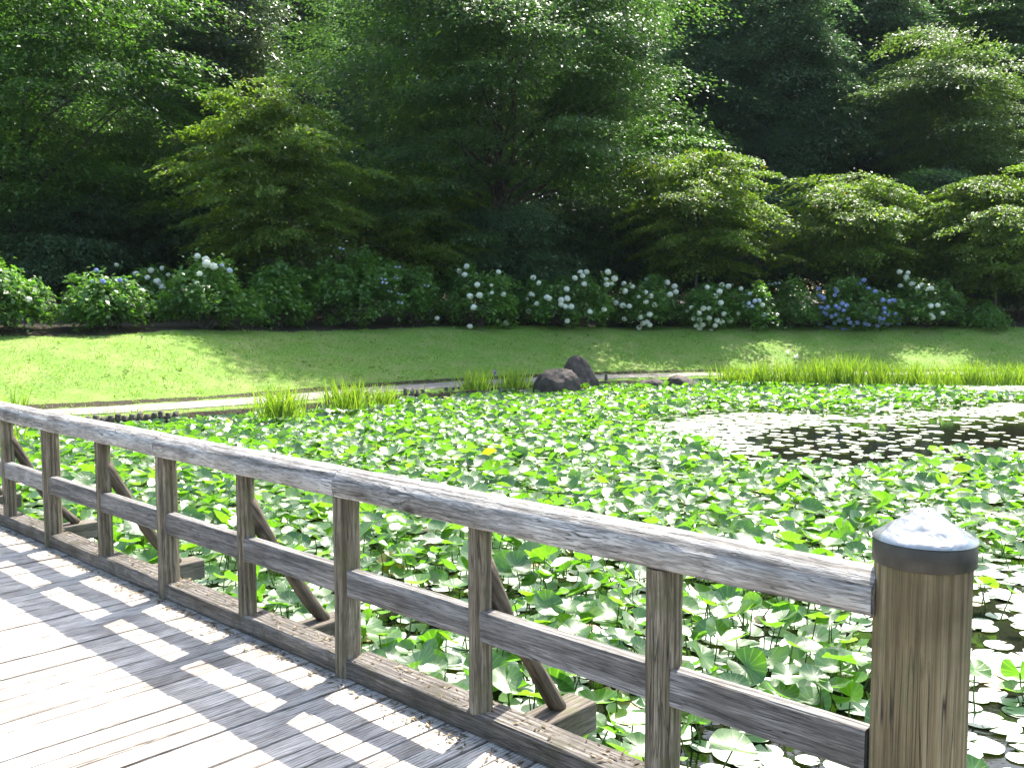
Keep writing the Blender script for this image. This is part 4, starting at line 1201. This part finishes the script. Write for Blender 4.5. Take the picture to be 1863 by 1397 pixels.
for q, (px, py, hpx) in enumerate(ST):
    b_ = on_plane(px, py, WATER)
    h = hpx / F * b_[1]
    o = bpy.data.objects.new("edging_stake", SM[q % 5]); COL.link(o)
    o.location = tuple(b_); o.scale = (0.9, 0.9, h / 0.3); o.rotation_euler = (rng.normal(0, .04), rng.normal(0, .04), rng.uniform(0, 6))
    if q in LBD: lb, gp = LBD[q], "wooden stakes along the pond edge"
    elif 2 <= q <= 6: lb, gp = "short dark stake in the uneven little group beside the path's bend", "stakes beside the path's bend"
    elif q < 19: lb, gp = "short dark stake at the foot of the long iris bed", "stakes at the foot of the long iris bed"
    elif q < 32: lb, gp = "low mossy stake in the row running up to the round boulder", "stakes running up to the round boulder"
    else: lb, gp = "low stake in the close row at the right end of the far bank", "stakes at the right end of the far bank"
    tag(o, lb, "stake", gp)
for q in range(17):
    px = 120 + q * 10.5
    b_ = on_plane(px, 778 - 0.02 * q, WATER)
    hb = np.interp(b_[0], sx, sy) - 0.02
    o = bpy.data.objects.new("retaining_pile", SM[q % 5]); COL.link(o)
    o.location = (b_[0], hb, WATER); o.scale = (1.15, 1.15, (0.19 + 0.02 * (q % 3)) / 0.3)
    tag(o, "upright timber pile holding up the path edge behind the far railing", "pile", "timber piles under the path edge")

# ------------------------------------------------------------------ boulders
def boulder(label, px, base_py, pts_w, h_px, shape, seed, Yoff=0.0):
    import bmesh
    b_ = on_plane(px, base_py, WATER)
    Y = b_[1] + Yoff
    b_ = np.array([(px - CX) / F * Y, Y, WATER])
    w, h = pts_w / F * Y / 2, h_px / F * Y
    bm = bmesh.new()
    bmesh.ops.create_icosphere(bm, subdivisions=5, radius=1.0)
    r = np.random.default_rng(seed)
    V_ = np.array([v.co for v in bm.verts])
    V_ = shape(V_)
    for q in range(7):   # chipped facets
        nrm = r.normal(size=3); nrm[2] = abs(nrm[2]) * 0.6; nrm /= np.linalg.norm(nrm)
        dd = (V_ * nrm).sum(1); lim = dd.max() * r.uniform(0.84, 0.95)
        V_ -= np.outer(np.maximum(dd - lim, 0) * 0.8, nrm)
    V_ += (np.sin(V_[:, [1, 2, 0]] * 7 + seed) * np.cos(V_[:, [2, 0, 1]] * 5 + seed)) * 0.035 + (np.sin(V_[:, [2, 0, 1]] * 17 + seed) * np.cos(V_[:, [1, 2, 0]] * 13 + seed)) * 0.018
    V_ += r.normal(size=V_.shape) * 0.007
    zmax = V_[:, 2].max()
    V_ = V_ * np.array([w, w * 0.8, 1])
    V_[:, 2] = np.where(V_[:, 2] > 0, V_[:, 2] / zmax * h, V_[:, 2] * 0.5)
    for v, c_ in zip(bm.verts, V_): v.co = c_
    me = bpy.data.meshes.new("boulder"); bm.to_mesh(me); bm.free()
    for p_ in me.polygons: p_.use_smooth = True
    o = obj("boulder", me, M['rock'], None, tuple(b_))
    tag(o, label, "boulder", "boulders at the far edge of the pond")


def sh_dome(V_):
    V_ = V_.copy(); V_[:, 2] = np.sign(V_[:, 2]) * np.abs(V_[:, 2]) ** 0.85
    s_ = np.clip(V_[:, 2], 0, 1); V_[:, :2] = np.sign(V_[:, :2]) * np.abs(V_[:, :2]) ** 0.8
    V_[:, 2] *= 1 + 0.08 * V_[:, 0]
    return V_


def sh_peak(V_):
    V_ = V_.copy(); z = np.clip(V_[:, 2], 0, 1)
    f = (1 - z) ** 0.55 * 1.0 + 0.1
    rr = np.sqrt(np.maximum(1e-6, V_[:, 0] ** 2 + V_[:, 1] ** 2))
    V_[:, 0] = np.where(V_[:, 2] > 0, V_[:, 0] / rr * f * np.minimum(1, rr / 0.35), V_[:, 0])
    V_[:, 1] = np.where(V_[:, 2] > 0, V_[:, 1] / rr * f * np.minimum(1, rr / 0.35), V_[:, 1])
    V_[:, 0] -= 0.25 * z
    return V_


def sh_slant(V_):
    V_ = V_.copy(); V_[:, 2] = np.where(V_[:, 2] > 0, V_[:, 2] * (0.75 - 0.55 * V_[:, 0]) , V_[:, 2])
    return V_


boulder("large rounded dark boulder standing in the lily leaves", 1013, 716, 88, 46, sh_dome, 1)
boulder("tall pointed dark boulder behind the rounded one", 1056, 710, 72, 60, sh_peak, 2, 0.9)
boulder("low humped boulder lying alone on the far waterline", 1186, 705, 52, 17, sh_dome, 3)
boulder("slanted wedge shaped boulder right of the low humped one", 1246, 703, 72, 21, sh_slant, 4)

# ------------------------------------------------------------------ lawn grass
n_ = 170000
X_ = rng.uniform(-17, 22, n_); Y_ = rng.uniform(15, 40, n_)
dd = shore_dist(X_, Y_)
ok = (np.abs(X_) < 0.58 * Y_ + 1) & (((dd > 0.08) & (dd < PA + 0.02)) | ((dd > PB - 0.03) & (dd < 7.2))) & (rng.random(n_) < np.interp(dd, [5.4, 7.2], [1, 0.2])) & (vnoise(X_, Y_, 1.1, 31) > 0.16)
X_, Y_, dd = X_[ok], Y_[ok], dd[ok]
n_ = len(X_)
Z_ = ground_z(X_, Y_)
verge = (dd < PA + 0.1)
h = rng.uniform(0.02, 0.06, n_) * (0.5 + 1.5 * vnoise(X_, Y_, 0.3, 41)) * np.where(verge, rng.uniform(1, 3.2, n_), 1.0)
an = rng.uniform(0, 6.28, n_)
lean_ = rng.normal(0, 0.7, (n_, 2))
w = rng.uniform(0.005, 0.014, n_)
b0 = np.stack([X_ - np.cos(an) * w, Y_ - np.sin(an) * w, Z_ - 0.01], -1)
b1 = np.stack([X_ + np.cos(an) * w, Y_ + np.sin(an) * w, Z_ - 0.01], -1)
tpv = np.stack([X_ + lean_[:, 0] * h, Y_ + lean_[:, 1] * h, Z_ + h], -1)
V_ = np.stack([b0, b1, tpv], 1).reshape(-1, 3)
tag(obj("grass", mesh_np("grass", V_, [np.arange(3 * n_).reshape(-1, 3)]), M['grass']), "short mown grass on the sloping lawn and the pond verge", "grass", kind="stuff")

# ------------------------------------------------------------------ humid air
V_ = np.array([(x_, y_, z_) for z_ in (-4.2, 34.0) for y_ in (-62.0, 90.0) for x_ in (-95.0, 95.0)])
me = mesh_np("haze", V_, [np.array([(0, 2, 3, 1), (4, 5, 7, 6), (0, 1, 5, 4), (2, 6, 7, 3), (0, 4, 6, 2), (1, 3, 7, 5)])], flat=True)
hm = bpy.data.materials.new("humid_air"); hm.use_nodes = True
ht = hm.node_tree
for n_ in [n_ for n_ in ht.nodes if n_.type == 'BSDF_PRINCIPLED']: ht.nodes.remove(n_)
pv = ht.nodes.new("ShaderNodeVolumePrincipled")
pv.inputs["Color"].default_value = (0.72, 0.88, 1.0, 1)
pv.inputs["Density"].default_value = 0.00011
pv.inputs["Anisotropy"].default_value = 0.2
ht.links.new(pv.outputs[0], ht.nodes["Material Output"].inputs["Volume"])
tag(obj("haze", me, hm), "thin bluish summer haze under the trees", "haze", kind="stuff")

n_ = 700
X_ = rng.uniform(-16, 20, n_); Y_ = rng.uniform(17, 40, n_)
dd = shore_dist(X_, Y_)
ok = (np.abs(X_) < 0.58 * Y_) & (dd > 2.4) & (dd < 7.0)
X_, Y_ = X_[ok], Y_[ok]
idx = np.repeat(np.arange(len(X_)), 9)
P = np.stack([X_[idx], Y_[idx], ground_z(X_, Y_)[idx]], -1) + rng.normal(size=(len(idx), 3)) * np.array([0.05, 0.05, 0.0]) + np.array([0, 0, 0.045])
V_, Qs = leaf_cloud(P, rng.normal(size=P.shape) * 0.6 + np.array([0, 0, 0.8]), rng.normal(size=P.shape), rng.uniform(0.04, 0.11, len(P)), 0.45)
tag(obj("weeds", mesh_np("weeds", V_, [Qs]), M['grass']), "scattered low weeds growing in the mown lawn", "weeds", kind="stuff")
n_ = 1500
X_ = rng.uniform(-16, 20, n_); Y_ = rng.uniform(17, 42, n_)
dd = shore_dist(X_, Y_)
ok = (np.abs(X_) < 0.58 * Y_) & (dd > 2.4) & (dd < 7.6) & (rng.random(n_) < np.interp(dd, [3, 6.5], [0.12, 1]))
X_, Y_ = X_[ok], Y_[ok]
P = np.stack([X_, Y_, ground_z(X_, Y_) + 0.05], -1)
V_, Qs = leaf_cloud(P, rng.normal(size=P.shape) * 0.3 + np.array([0, 0, 1]), rng.normal(size=P.shape), rng.uniform(0.05, 0.1, len(P)), 0.6)
tag(obj("fallen_leaves", mesh_np("fallen_leaves", V_, [Qs]), M['litter']), "dry fallen leaves strewn over the upper lawn", "leaves", kind="stuff")
